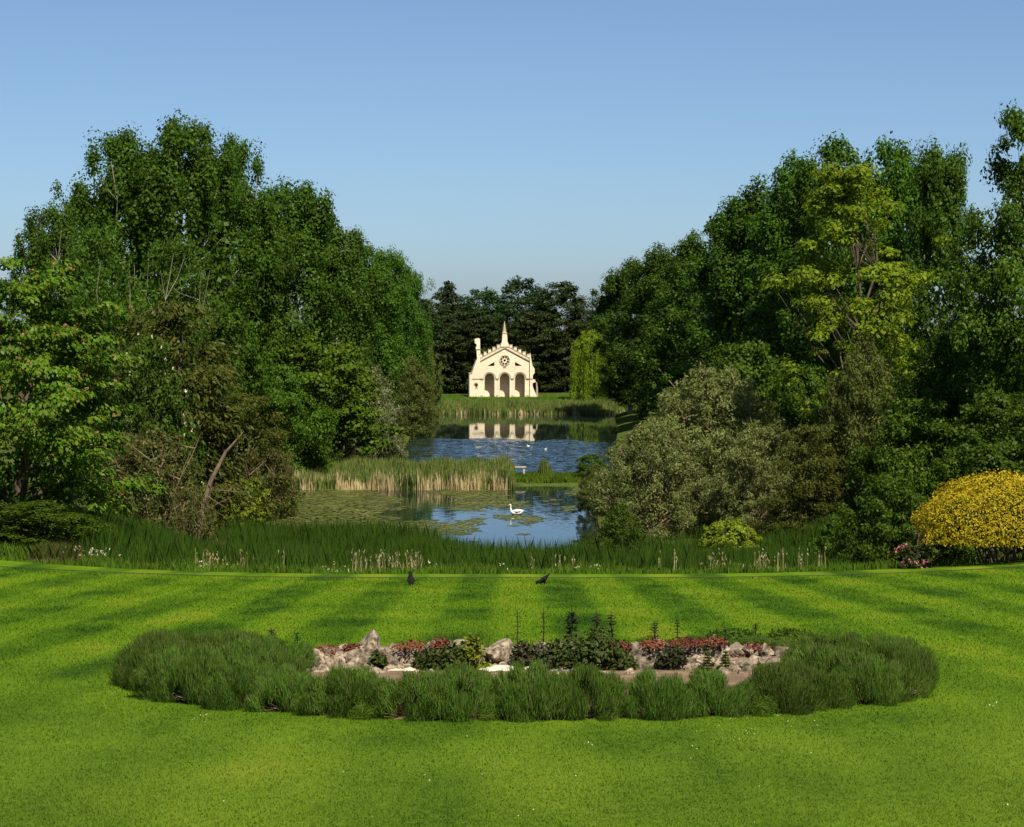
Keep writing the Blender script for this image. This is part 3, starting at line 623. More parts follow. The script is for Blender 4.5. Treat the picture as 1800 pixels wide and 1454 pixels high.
# left bank
plant('chestnut', 30, 448, 106, 430, 'horse_chestnut_tree', 'bright green horse chestnut with brownish flower candles at the left edge of the lawn', 'tree', rz=.4)
plant('bigshrub', 60, 880, 99, 210, 'broadleaf_shrub', 'low shrub added to stand for the dark shade under the horse chestnut', 'shrub', rz=1.2)  # added plant, stands in for the deep shade beneath the chestnut
plant('bigpoplar0', 215, 228, 205, 235, 'poplar_tree', 'tall poplar with pale stems and ragged tufted left shoulder', 'tree', GL, 1.0)
plant('bigpoplar1', 318, 206, 200, 270, 'poplar_tree', 'tallest poplar of the left bank, its broad top level with the sky', 'tree', GL, 2.2)
plant('bigpoplar0', 410, 240, 212, 190, 'poplar_tree', 'poplar on the right shoulder of the tallest left bank clump', 'tree', GL, 4.0)
plant('bigpoplar1', 88, 358, 190, 170, 'poplar_tree', 'smaller thin poplar standing lowest at the left end of the left bank', 'tree', GL, .3)
plant('finetree', 175, 385, 170, 250, 'twiggy_tree', 'olive green twiggy tree in front of the tall left poplars, behind the chestnut', 'tree', rz=.8)
plant('finetree', 300, 405, 174, 240, 'twiggy_tree', 'twiggy many stemmed tree right of its twin below the tallest left poplar', 'tree', rz=3.1)
plant('poplar0', 522, 318, 225, 190, 'poplar_tree', 'cone topped poplar standing right of the tallest left bank clump', 'tree', GL, 1.1)
plant('poplar1', 455, 350, 214, 150, 'poplar_tree', 'leafy poplar filling the dip left of the cone topped poplar', 'tree', GL, 2.1)
plant('poplar1', 592, 396, 246, 165, 'poplar_tree', 'first poplar in the left row after the cone topped one', 'tree', GL, .2)
plant('poplar2', 642, 425, 268, 145, 'poplar_tree', 'second poplar in the left row after the cone topped one', 'tree', GL, 4.2)
plant('poplar0', 684, 438, 294, 115, 'poplar_tree', 'third poplar in the left row after the cone topped one', 'tree', GL, 3.3)
plant('poplar1', 722, 476, 326, 80, 'poplar_tree', 'last and farthest poplar of the left row, nearest the folly', 'tree', GL, 5.3)
plant('maple', 570, 575, 214, 215, 'maple_tree', 'fresh bright green rounded tree behind the reed bed on the left', 'tree', rz=1.9)
plant('bigshrub', 500, 640, 200, 150, 'broadleaf_shrub', 'dark leafy shrub left of the bright green rounded tree', 'shrub', rz=.4)
plant('yew0', 300, 528, 152, 300, 'bronze_conifer', 'bronze brown spreading conifer below the twiggy trees on the left', 'tree', rz=1.3)
plant('yew0', 435, 690, 170, 190, 'bronze_conifer', 'low bronze conifer leaning over the pond edge beside the fallen trunk', 'tree', rz=2.7)
plant('hawthorn', 262, 585, 146, 190, 'elder_tree', 'elder with cream blossom between chestnut and bronze conifer', 'tree', rz=.2)
plant('thicket', 262, 745, 134, 230, 'thicket_bush', 'brown twiggy thicket at the pond edge right of the chestnut', 'shrub', rz=.5)
plant('thicket', 465, 780, 168, 120, 'thicket_bush', 'dry brown thicket where the reed bed meets the left bank', 'shrub', rz=2.5)
plant('thicket', 335, 850, 128, 90, 'thicket_bush', 'low twiggy bush hiding the foot of the leaning trunk', 'shrub', rz=1.5)
plant('limebush', 425, 828, 160, 100, 'lime_bush', 'lime green bush below the fallen trunk on the left bank', 'shrub', rz=.2)
plant('silver', 650, 642, 232, 125, 'grey_willow', 'grey green willow overhanging the lake left of the reed bed end', 'shrub', rz=.2)
plant('olivewillow', 672, 700, 242, 95, 'olive_willow', 'rounded olive willow dipping into the lake on the left', 'shrub', rz=.9)
plant('olivewillow', 722, 628, 288, 95, 'olive_willow', 'darker olive willow farther along the left shore', 'shrub', rz=.9)
plant('olivewillow', 745, 592, 330, 66, 'olive_willow', 'brownish small willow at the left shore nearest the folly', 'shrub', rz=2.9)
plant('silver', 612, 752, 226, 75, 'silver_shrub', 'small silver leaved shrub at the left shore behind the reeds', 'shrub', rz=2.9)
plant('bigshrub', 545, 730, 206, 120, 'broadleaf_shrub', 'low dark shrub under the bright green rounded tree', 'shrub', rz=2.9)
# far side
plant('farconifer', 786, 494, 418, 150, 'conifer_tree', 'dark conifer with a pointed tip left of the folly', 'tree', GF, .3)
plant('faryew', 752, 525, 405, 140, 'yew_tree', 'dark yew filling the gap between left poplars and pointed conifer', 'tree', GF, .9)
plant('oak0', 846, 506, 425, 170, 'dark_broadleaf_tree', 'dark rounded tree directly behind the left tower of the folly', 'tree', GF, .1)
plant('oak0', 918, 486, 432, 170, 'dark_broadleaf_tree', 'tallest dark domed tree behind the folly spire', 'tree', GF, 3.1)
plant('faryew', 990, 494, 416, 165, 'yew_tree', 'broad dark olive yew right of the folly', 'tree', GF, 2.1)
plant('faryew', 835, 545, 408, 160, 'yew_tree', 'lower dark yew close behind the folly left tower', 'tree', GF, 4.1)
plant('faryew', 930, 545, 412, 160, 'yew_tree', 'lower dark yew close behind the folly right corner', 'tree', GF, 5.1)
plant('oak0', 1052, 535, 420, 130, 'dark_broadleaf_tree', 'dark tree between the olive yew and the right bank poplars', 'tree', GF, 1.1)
plant('weeping', 1037, 575, 372, 66, 'weeping_willow', 'yellow green weeping willow on the far shore right of the folly', 'tree', rz=.1)
plant('bigshrub', 1075, 640, 362, 80, 'broadleaf_shrub', 'dark shrub beside the weeping willow on the far right shore', 'shrub', rz=.1)
# right bank
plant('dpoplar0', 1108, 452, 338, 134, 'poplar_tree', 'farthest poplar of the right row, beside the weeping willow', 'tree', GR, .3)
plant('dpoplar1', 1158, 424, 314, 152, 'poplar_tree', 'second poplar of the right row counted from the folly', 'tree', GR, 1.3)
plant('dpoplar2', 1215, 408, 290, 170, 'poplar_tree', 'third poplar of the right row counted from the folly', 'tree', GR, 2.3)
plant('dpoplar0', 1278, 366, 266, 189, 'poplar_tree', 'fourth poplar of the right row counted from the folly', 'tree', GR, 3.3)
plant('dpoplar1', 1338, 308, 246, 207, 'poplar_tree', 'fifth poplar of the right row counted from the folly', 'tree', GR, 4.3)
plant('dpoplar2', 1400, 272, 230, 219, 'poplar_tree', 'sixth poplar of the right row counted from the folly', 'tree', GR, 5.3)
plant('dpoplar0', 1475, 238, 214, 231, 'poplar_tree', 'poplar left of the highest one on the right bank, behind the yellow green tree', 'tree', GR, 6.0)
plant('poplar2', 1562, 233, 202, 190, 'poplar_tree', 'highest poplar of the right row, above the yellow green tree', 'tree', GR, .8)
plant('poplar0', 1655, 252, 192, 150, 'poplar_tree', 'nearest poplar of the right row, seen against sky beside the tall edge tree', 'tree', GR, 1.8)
plant('robinia', 1520, 288, 142, 375, 'yellow_green_tree', 'yellow green airy tree with twin dark trunks on the right bank', 'tree', rz=.6)
plant('oak1', 1812, 176, 118, 280, 'broadleaf_tree', 'tall dark broadleaf tree cut by the right edge of the photo', 'tree', rz=.6)
plant('oak1', 1735, 470, 124, 230, 'broadleaf_tree', 'dark green tree behind the golden dome', 'tree', rz=2.6)
plant('oak1', 1640, 580, 126, 190, 'broadleaf_tree', 'mid green leafy tree between yellow green tree and golden dome', 'tree', rz=4.6)
plant('bigshrub', 1760, 690, 108, 230, 'broadleaf_shrub', 'dark green shrub mass right behind the golden dome', 'shrub', rz=4.6)
plant('olivewillow', 1515, 592, 136, 170, 'olive_willow', 'yellowish olive willow at the foot of the yellow green tree', 'shrub', rz=4.6)
plant('bigshrub', 1310, 600, 172, 210, 'broadleaf_shrub', 'green leafy shrub rising behind the big grey willow', 'shrub', rz=1.6)
plant('bigshrub', 1415, 640, 160, 190, 'broadleaf_shrub', 'green shrub between big grey willow and yellow green tree', 'shrub', rz=.2)
plant('greywillow0', 1255, 636, 154, 290, 'grey_willow', 'largest grey willow, broad mound at the right side of the pond', 'shrub', rz=.2)
plant('greywillow1', 1150, 735, 147, 210, 'grey_willow', 'grey willow leaning left over the pond water', 'shrub', rz=1.2)
plant('greywillow1', 1335, 740, 142, 190, 'grey_willow', 'grey willow in front of the right side of the largest one', 'shrub', rz=3.2)
plant('greywillow0', 1500, 690, 138, 170, 'grey_willow', 'silvery grey willow left of the golden dome, apart from the pond', 'shrub', rz=3.2)
plant('yew0', 1415, 745, 133, 150, 'bronze_conifer', 'brown shaded conifer in the dark gap between the grey willows', 'tree', rz=.9)
plant('bigshrub', 1600, 700, 120, 190, 'broadleaf_shrub', 'dark shrub behind the round green bush', 'shrub', rz=2.9)
plant('shrub0', 1560, 828, 95, 165, 'round_bush', 'round green bush at the lawn edge beside the pink rhododendron', 'shrub', rz=2.9)
plant('shrub1', 1470, 905, 98, 90, 'round_bush', 'low green bush at the left foot of the round lawn edge bush', 'shrub', rz=1.9)
plant('shrub1', 1092, 888, 106, 110, 'round_bush', 'willowy green bush standing in the reeds right of the swan', 'shrub', rz=.9)
plant('olivewillow', 1045, 815, 172, 70, 'olive_willow', 'small leafy willow at the water edge left of the big grey willows', 'shrub', rz=.9)
plant('shrub0', 1040, 797, 205, 70, 'round_bush', 'small bush at the right end of the grassy causeway', 'shrub', rz=.9)
plant('limebush', 1280, 903, 127, 130, 'lime_bush', 'low yellow leaved bush under the big grey willow', 'shrub', rz=.9)
plant('dome', 1762, 834, 88, 305, 'golden_dome_bush', 'clipped golden yellow dome bush on dark stems at the right', 'shrub', rz=.0)
plant('bigshrub', 1700, 870, 96, 160, 'broadleaf_shrub', 'low shrub added as dark shading behind the golden dome', 'shrub', rz=2.2)  # added plant, darkens the pale ground seen beneath the dome
plant('bigshrub', 1810, 860, 97, 170, 'broadleaf_shrub', 'low shrub added as dark shading behind the right half of the golden dome', 'shrub', rz=.2)  # likewise added to supply the shade below the dome
plant('rhodo', 1612, 932, 87.4, 74, 'pink_rhododendron', 'small pink flowering rhododendron beside the golden dome', 'shrub', rz=.0)
# fallen trunk
ft = MB(); a = Vector(at(318, 925, 133)); b = Vector(at(396, 796, 136))
a.z = tz(a.x, a.y) - .1
ft.tube([a, a.lerp(b, .35) + Vector((.1, 0, -.2)), a.lerp(b, .7) + Vector((-.1, 0, .1)), b, b + Vector((1.2, .3, 1.4))], [.20, .18, .15, .11, .03], 8)
for k in range(5):
    q = a.lerp(b, .3 + .08 * k); ft.tube([q, q + Vector((random.uniform(-.3, 1.5), random.uniform(-.8, .2), random.uniform(.1, 1.2))), q + Vector((random.uniform(.5, 2.8), random.uniform(-1, .4), random.uniform(-.6, 2)))], [.07, .045, .015], 4)
tag(ft.build('fallen_trunk', M['bark_fallen']), 'leaning bare brown trunk at the pond edge on the left', 'tree trunk')

# ------------------------------------------------------------------ reeds, rough grass, pond weed
def blades(name, X, Y, Z, h, wdt, rng, mat, label, bend=.25, parent=None):
    n = len(X); a = rng.uniform(0, 6.28, n); b = rng.uniform(0, 6.28, n); k = rng.uniform(.1, 1, n) * bend * h
    base = np.stack([X, Y, Z], 1); side = np.stack([np.cos(a), np.sin(a), np.zeros(n)], 1) * (wdt * .5)
    mid = base + np.stack([np.cos(b) * k * .35, np.sin(b) * k * .35, h * .6], 1); tip = base + np.stack([np.cos(b) * k, np.sin(b) * k, h], 1)
    V = np.stack([base - side, base + side, mid + side * .9, tip, mid - side * .9], 1).reshape(-1, 3)
    me = npmesh(name, V, np.arange(5 * n).reshape(-1, 5)); o = link(name, me, parent, mat)
    if parent is None: tag(o, label, kind='stuff')
    return o
rng = np.random.default_rng(9)
def scatter(n, x0, x1, y0, y1, cond):
    X = rng.uniform(x0, x1, n); Y = rng.uniform(y0, y1, n); k = cond(X, Y); return X[k], Y[k]
def pxx(X, Y): return 900 + F * X / Y                  # photograph column a ground point falls in
def reed_back(X, Y): return np.interp(pxx(X, Y), [-200, 170, 420, 600, 750, 830, 960, 1000, 1045, 1150, 1460, 2000], [104, 118, 150, 150, 145, 137, 130, 131, 137, 137, 134, 128])
X, Y = scatter(240000, -42, 32, 91, 153, lambda x, y: (y < reed_back(x, y)) & (y > 93 + 1.2 * np.sin(x * .4)) & (pxx(x, y) < 1500) & (pxx(x, y) > 130 + 60 * rng.uniform(0, 1, len(x))))
Z = np.maximum(terrain(X, Y), -.3)
lowf = np.array([noise.noise((float(a) * .12, float(b) * .12, 0)) for a, b in zip(X, Y)])
h = (1.75 + .35 * rng.normal(size=len(X)) * .6 + .5 * lowf + np.where(Z < 0, .5, 0)) * np.where(Y < 99, .6 + .4 * sstep(93, 99, Y), 1)
blades('reed_bed', X, Y, Z - .05, np.clip(h, .5, 2.9), .028, rng, M['reed'], 'dense green reeds filling the foot of the lawn bank', .3)
X, Y = scatter(60000, -26, 27, 87.7, 99, lambda x, y: (rng.uniform(0, 1, len(x)) < np.interp(y, [87.7, 89, 95, 99], [.6, 1, .8, .1])) & ((pxx(x, y) < 1560) | (rng.uniform(0, 1, len(x)) < .35) & (y < 90)))
lowf = np.array([noise.noise((float(a) * .35, float(b) * .35, 3)) for a, b in zip(X, Y)])
blades('rough_grass', X, Y, terrain(X, Y) - .05, np.clip(.5 + .45 * lowf + rng.normal(size=len(X)) * .1, .15, 1.2) * np.interp(Y, [87.7, 90], [.5, 1]), .035, rng, M['rough_grass'], 'bright unmown grass between verge and reeds', .45)
# straw stalks with seed heads, in the drifts of the photograph
st_x = []; st_y = []
for px, wv, cnt in ((370, 22, 30), (420, 10, 8), (640, 22, 22), (690, 35, 40), (730, 10, 16), (935, 5, 4), (985, 14, 9), (1010, 5, 4), (1160, 5, 5), (1190, 6, 6), (1255, 35, 14), (1270, 5, 8), (1340, 22, 26), (1380, 14, 10), (1410, 6, 6), (1460, 25, 5), (520, 200, 8)):
    d = rng.uniform(88.5, 92, cnt); st_y += list(d); st_x += list((px + rng.normal(size=cnt) * wv * .6 - 900) / F * d)
st_x = np.array(st_x); st_y = np.array(st_y); hh = rng.uniform(.45, 1.2, len(st_x)); sz = terrain(st_x, st_y)
blades('straw_stalks', st_x, st_y, sz - .05, hh, .022, rng, M['seed'], 'thin straw coloured stalks standing along the verge', .12)
hd = np.repeat(np.stack([st_x, st_y, sz + hh * .9], 1), 5, 0); hd += rng.normal(size=hd.shape) * [.015, .015, .07]
tag(link('seed_heads', quads_mesh('seed_heads', leaf_quads(hd, rng.normal(size=hd.shape) * [1, 1, .3], .13, .028, rng, np.broadcast_to(np.array([0, 0, 1.0]), hd.shape))), None, M['seed']), 'feathery straw seed heads above the verge', kind='stuff')
# white wild flowers on the verge
fx_ = []; 
for px, wv, cnt, hz in ((150, 25, 30, .55), (365, 30, 10, .15), (590, 60, 10, .1), (760, 6, 4, .3), (888, 6, 3, .3), (1040, 30, 6, .2), (1330, 20, 6, .2)):
    for _ in range(cnt):
        d = rng.uniform(88.2, 89.6); x = (px + rng.normal() * wv - 900) / F * d; fx_.append((x, d, tz(x, d) + hz + rng.uniform(0, .35)))
fx_ = np.array(fx_); fx_ = np.repeat(fx_, 4, 0) + rng.normal(size=(len(fx_) * 4, 3)) * .035
tag(link('white_wildflowers', quads_mesh('white_wildflowers', leaf_quads(fx_, rng.normal(size=fx_.shape) + [0, -1, 1], .05, .045, rng)), None, M['white_fl']), 'small white wild flowers along the verge', kind='stuff')
# brown rush tussock at the left
tx, ty, _ = at(98, 1000, 89.5)
tu = empty('rush_tussock', (tx, ty, tz(tx, ty)), 'low brownish green rush tussock at the left end of the verge', 'grass tussock')
n = 2600; X = rng.normal(size=n) * .55; Y = rng.normal(size=n) * .4; k = (X / 1.15) ** 2 + (Y / .8) ** 2 < 1; X = X[k]; Y = Y[k]
blades('foliage', X, Y, np.zeros(len(X)), rng.uniform(.6, 1.1, len(X)), .028, rng, M['willow_olive'], '', .5, tu)
X2 = X[:700] * 1.1; Y2 = Y[:700] - .25
blades('dry_base', X2, Y2, np.zeros(len(X2)), rng.uniform(.25, .55, len(X2)), .03, rng, M['dry_stem'], '', .6, tu)
# reed island in the middle
X, Y = scatter(30000, -23, 1, 196, 212, lambda x, y: (y > 196.4 + .5 * np.sin(x * .7)) & (pxx(x, y) < 905))
lowf = np.array([noise.noise((float(a) * .35, float(b) * .2, 6)) for a, b in zip(X, Y)])
hh = np.clip(1.9 + .95 * lowf + rng.normal(size=len(X)) * .25, .8, 3.4) * np.interp(pxx(X, Y), [480, 560, 862, 880, 892, 905], [.7, .85, .9, 1.12, 1.0, .45])
blades('island_reeds', X, Y, np.maximum(terrain(X, Y), -.1) - .05, hh, .075, rng, M['reed_far'], 'green reed bed dividing pond from lake', .22)
X, Y = scatter(13000, -22, 0, 195.2, 199.5, lambda x, y: (y > 196 + .5 * np.sin(x * 1.7) + .4 * np.sin(x * .6)) & (pxx(x, y) < 892) & (rng.uniform(0, 1, len(x)) < .75))
lowf = np.array([noise.noise((float(a) * .8, float(b) * .2, 16)) for a, b in zip(X, Y)])
blades('dry_island_reeds', X, Y, np.full(len(X), -.1), np.clip(1.0 + .8 * lowf + rng.normal(size=len(X)) * .42, .25, 2.5), .06, rng, M['reed_dry'], 'straw coloured dead reed stems along the pond edge', .12)
X, Y = scatter(6000, -1, 10, 201.5, 211, lambda x, y: np.abs(y - 206.5) < 4.6)
blades('causeway_grass', X, Y, terrain(X, Y) - .05, rng.uniform(.25, .6, len(X)), .08, rng, M['rough_grass'], 'low green grass on the causeway', .5)
c = at(957, 838, 210)
rc = empty('reed_clump', (c[0], c[1], .1), 'isolated upright reed clump in front of the blue water', 'reeds')
X = rng.normal(size=500) * .28; Y = rng.normal(size=500) * .3
blades('foliage', X, Y, np.zeros(500), np.clip(1.9 - 1.2 * np.abs(X) + rng.normal(size=500) * .15, .5, 2.2), .08, rng, M['reed_far'], '', .15, rc)
# far shore reeds
X, Y = scatter(26000, -17, 22, 350, 362, lambda x, y: y > 351.5 + .8 * np.sin(x * .8))
lowf = np.array([noise.noise((float(a) * .3, float(b) * .2, 26)) for a, b in zip(X, Y)])
blades('far_reeds', X, Y, np.maximum(terrain(X, Y), 0) - .1, np.clip(1.15 + .55 * lowf + rng.normal(size=len(X)) * .2, .4, 2.0), .10, rng, M['reed_far'], 'green reeds along the far shore below the folly', .2)
X, Y = scatter(320, -17, 21, 349.8, 352.2, lambda x, y: np.sin(x * 1.3) + np.sin(x * .37 + 1) > -.4)
blades('dry_far_reeds', X, Y, np.full(len(X), -.1), rng.uniform(.4, 1.3, len(X)), .11, rng, M['reed_dry'], 'straw coloured reed stems at the far waterline', .15)
X, Y = scatter(30000, -24, 26, 362, 392, lambda x, y: ~((np.abs(x - fx) < 7) & (y > 382)))
blades('far_bank_grass', X, Y, terrain(X, Y) - .03, rng.uniform(.15, .4, len(X)), .12, rng, M['rough_grass'], 'sunlit grass bank in front of the folly', .5)
# floating weed on the pond
cell = .34; gx, gy = np.meshgrid(np.arange(-32, 9, cell), np.arange(138, 200, cell * 1.5)); gx = gx.ravel(); gy = gy.ravel()
nv = np.array([noise.fractal((float(a) * .16, float(b) * .085, 2.0), .8, 2.2, 4) for a, b in zip(gx, gy)])
pp = pxx(gx, gy); thr = np.interp(gy, [138, 150, 158, 166, 172, 178, 186, 200], [.02, .0, .02, .1, .36, .16, -.12, .1]) + np.interp(pp, [560, 700, 760, 1030], [-.75, -.45, .0, .12]) * np.interp(gy, [182, 192], [1, .25])
k = nv > thr
gx = gx[k] + rng.normal(size=k.sum()) * .12; gy = gy[k] + rng.normal(size=k.sum()) * .2
an = np.linspace(0, 2 * np.pi, 7)[:-1]; m = len(gx); rr = cell * rng.uniform(.35, .85, m)[:, None]
V = np.stack([gx[:, None] + rr * np.cos(an) * 1.15, gy[:, None] + rr * np.sin(an) * 1.3, np.broadcast_to(.012 + rng.uniform(0, .012, m)[:, None], (m, 6))], 2).reshape(-1, 3)
tag(link('floating_pond_weed', npmesh('floating_pond_weed', V, np.arange(m * 6).reshape(-1, 6)), None, M['pond_weed']), 'olive mats of weed floating on the near pond', kind='stuff')
# timber perch on the causeway
c = at(921, 838, 209); bt = empty('timber_perch', (c[0], c[1], .1), 'pale wooden rail on a post at the end of the reeds', 'perch')
hz = at(921, 822, 209)[2] - .1
MB().box(-.09, .09, -.07, .07, -.6, hz).build('post', M['timber'], bt); MB().box(-1.35, .2, -.16, .16, hz, hz + .13).build('rail', M['timber'], bt)
MB().box(-1.22, -1.1, -.05, .05, -.6, hz).build('thin_post', M['timber'], bt)

# ------------------------------------------------------------------ flower bed
BC = (.28, 35.3)
def bedz(x, y): return tz(x, y)
mb = MB(); N_ = 48; ring = [(BC[0] + 6.35 * math.cos(6.2832 * i / N_), BC[1] + 6.2 * math.sin(6.2832 * i / N_)) for i in range(N_)]
mid = [(BC[0] + 3.0 * math.cos(6.2832 * i / N_), BC[1] + 3.0 * math.sin(6.2832 * i / N_)) for i in range(N_)]
v = [(x, y, bedz(x, y) + .03) for x, y in ring] + [(x, y, bedz(x, y) + .07) for x, y in mid] + [(BC[0], BC[1], bedz(*BC) + .06)]
mb.add(v, [(i, (i + 1) % N_, N_ + (i + 1) % N_, N_ + i) for i in range(N_)] + [(N_ + i, N_ + (i + 1) % N_, 2 * N_) for i in range(N_)])
tag(mb.build('bed_soil', M['soil'], None, True), 'dry bare soil of the round bed', kind='structure')
def lav_proto(seed):
    rng = np.random.default_rng(seed); n = 24000; nt_ = 46
    td = unit(np.stack([rng.normal(size=nt_), rng.normal(size=nt_), np.abs(rng.normal(size=nt_)) * .9 + .05], 1))
    tr_ = rng.uniform(.72, 1.08, nt_); k = rng.integers(0, nt_, n)                       # sprays of shoots fan out from the woody base
    sp = unit(rng.normal(size=(n, 3)) + [0, 0, .5]) * (rng.uniform(0, 1, (n, 1)) ** .5) * .2
    tip = (td * tr_[:, None] * np.array([.66, .66, .60]))[k] + sp + [0, 0, .02]
    d = unit(tip + [0, 0, .1])
    dr = unit(d * .55 + np.array([0, 0, .8]) + rng.normal(size=(n, 3)) * .24); ln = rng.uniform(.05, .13, n)[:, None]
    root = tip - dr * ln; s = unit(np.cross(dr, unit(sp) + d * .5 + rng.normal(size=(n, 3)) * .35)) * .0048
    root[:, 2] = np.maximum(root[:, 2], .0); tip[:, 2] = np.maximum(tip[:, 2], .03)
    V = np.stack([root - s, root + s, tip + s * .4, tip - s * .4], 1).reshape(-1, 3)
    m = 200; dd = unit(np.stack([rng.normal(size=m), rng.normal(size=m), np.abs(rng.normal(size=m)) * .5 + .05], 1)); e = dd * np.array([.62, .62, .45]) * rng.uniform(.5, 1.0, (m, 1)); b0 = dd * [.12, .12, 0]
    s = unit(np.cross(dd, rng.normal(size=(m, 3)))) * .01
    V2 = np.stack([b0 - s, b0 + s, e + s * .5, e - s * .5], 1).reshape(-1, 3)
    return quads_mesh('lavender_foliage', V), quads_mesh('lavender_stems', V2)
LV = [lav_proto(80 + i) for i in range(5)]
for a, b in LV: a.materials.append(M['lavender']); b.materials.append(M['dry_stem'])
GV = 'lavender bushes ringing the round bed'
def lavender(x, y, wd, ht, label):
    k = random.randrange(5); e = empty('lavender_bush', (x, y, bedz(x, y) + .01), label, 'lavender', GV, random.random() * 6.28, (wd / 1.34 * random.uniform(.9, 1.2), wd / 1.34 * random.uniform(.85, 1.1), ht / .68))
    e.rotation_euler = (random.uniform(-.1, .1), random.uniform(-.1, .1), random.random() * 6.28)
    link('foliage', LV[k][0], e); link('stems', LV[k][1], e)
ORD = ['first', 'second', 'third', 'fourth', 'fifth', 'sixth', 'seventh', 'eighth', 'ninth', 'tenth', 'eleventh', 'twelfth', 'thirteenth', 'fourteenth', 'fifteenth', 'sixteenth', 'seventeenth', 'eighteenth', 'nineteenth', 'twentieth', 'twenty first', 'twenty second', 'twenty third', 'twenty fourth']
random.seed(11)
NF = 21
for i in range(NF):
    th = math.radians(184 + (356 - 184) * i / (NF - 1) + random.uniform(-1.2, 1.2)); r = 6.15 + random.uniform(-.15, .12)
    lavender(BC[0] + r * 1.03 * math.cos(th), BC[1] + r * math.sin(th), random.uniform(1.1, 1.55), random.uniform(.56, .80) * (1.1 if i < 4 else 1), '%s lavender bush from the left along the front rim of the round bed' % ORD[i])
for i, (th, r, wd, ht) in enumerate(((172, 6.05, 1.6, .72), (163, 5.8, 1.5, .66), (154, 5.5, 1.3, .5), (190, 5.0, 1.7, .8), (178, 4.9, 1.7, .78), (204, 5.1, 1.6, .76), (167, 4.7, 1.4, .62), (217, 5.1, 1.4, .64))):
    t = math.radians(th); lavender(BC[0] + r * math.cos(t), BC[1] + r * math.sin(t), wd, ht, '%s of the inner lavender bushes massed at the left end, counted from the back rim' % ORD[[2, 1, 0, 5, 4, 6, 3, 7][i]])
for i, (th, r, wd, ht) in enumerate(((8, 6.2, 1.6, .66), (20, 6.1, 1.5, .6), (32, 6.1, 1.4, .52), (44, 6.1, 1.4, .45), (56, 6.1, 1.2, .4), (-10, 5.0, 1.6, .74), (3, 4.9, 1.5, .66), (-24, 5.0, 1.5, .7), (17, 5.2, 1.2, .45), (66, 6.0, 1.0, .35))):
    t = math.radians(th); lavender(BC[0] + .2 + r * math.cos(t), BC[1] + r * math.sin(t), wd, ht, '%s of the right end lavender bushes behind the front rim, counted from the back' % ORD[[5, 4, 3, 2, 1, 7, 6, 8, 9, 0][i]])
# rockwork round the inner edge
RE = empty('rock_edging', (.4, 35.3, bedz(.4, 35.3)), 'low wall of weathered pale boulders across the back of the round bed', 'rockery')
ROCKS = []
for s in range(6):
    bm = bmesh.new(); bmesh.ops.create_icosphere(bm, subdivisions=3, radius=1)
    for v in bm.verts:
        q = v.co.copy(); n1 = noise.noise(q * 1.1 + Vector((s * 7.3, 0, 0))); n2 = noise.noise(q * 2.7 + Vector((0, s * 5.1, 0))); n3 = noise.noise(q * 6 + Vector((0, 0, s * 3)))
        v.co = q * (1 + .45 * n1 + .22 * n2 + .1 * n3)
    pr = random.Random(s)
    for _ in range(9):
        nn = Vector((pr.gauss(0, 1), pr.gauss(0, 1), pr.gauss(0, 1))).normalized(); dd = pr.uniform(.5, .8)
        for v in bm.verts:
            e = v.co.dot(nn) - dd
            if e > 0: v.co -= nn * e * .92
    me = bpy.data.meshes.new('stone'); bm.to_mesh(me); bm.free(); me.materials.append(M['rock']); ROCKS.append(me)
random.seed(21)
def stone(px, py, d, w_, h_, dp=None, me=None):
    x, y, z = at(px, py, d); o = link('stone', me or random.choice(ROCKS), RE)
    o.location = Vector((x, y, z)) - RE.location; o.scale = (w_ / 1.6, (dp or w_) / 1.6, h_ / 1.6)
    o.rotation_euler = (random.uniform(-.25, .25), random.uniform(-.25, .25), random.random() * 6.28)
for px in range(530, 1385, 17):                         # courses of boulders, rising to the back
    t = (px - 955) / 430.0; d = 36.3 + .85 * math.sqrt(max(.02, 1 - t * t))
    base = 885 + 11155 / d
    stone(px + random.uniform(-8, 8), base - 3, d, random.uniform(.26, .5), random.uniform(.24, .36))
    stone(px + random.uniform(-8, 8), base - 20, d + .22, random.uniform(.24, .46), random.uniform(.24, .36))
    if random.random() < .8: stone(px + 8 + random.uniform(-8, 8), base - random.uniform(30, 42), d + .5, random.uniform(.28, .5), random.uniform(.22, .36))
for px, py, w_, h_ in ((640, 1150, .95, .55), (651, 1126, .34, .42), (600, 1157, .7, .5), (700, 1155, .62, .6), (672, 1163, .6, .45), (880, 1137, .7, .4), (800, 1133, .8, .4), (1120, 1143, .62, .45), (1160, 1142, .5, .5), (760, 1135, .5, .4), (1310, 1138, .6, .3), (1565, 1152, .42, .4)):
    stone(px, py + 10, 37.4 if px < 1500 else 36.5, w_, h_, .5)
for k_ in range(80):
    px = random.uniform(560, 1360); stone(px, random.uniform(1184, 1200), 36.1, random.uniform(.12, .34), random.uniform(.1, .2))
for px, py, w_ in ((630, 1179, .9), (690, 1177, .6), (720, 1175, .4), (880, 1171, .7), (930, 1172, .5), (985, 1174, .4), (860, 1176, .4)):
    x, y, z = at(px, py + 5, 36.7); o = link('flat_slab', ROCKS[0].copy(), RE); o.data.materials.clear(); o.data.materials.append(M['slab'])
    o.location = Vector((x, y, z)) - RE.location; o.scale = (w_ / 1.6, .3, .05); o.rotation_euler = (0, 0, random.uniform(-.2, .2))
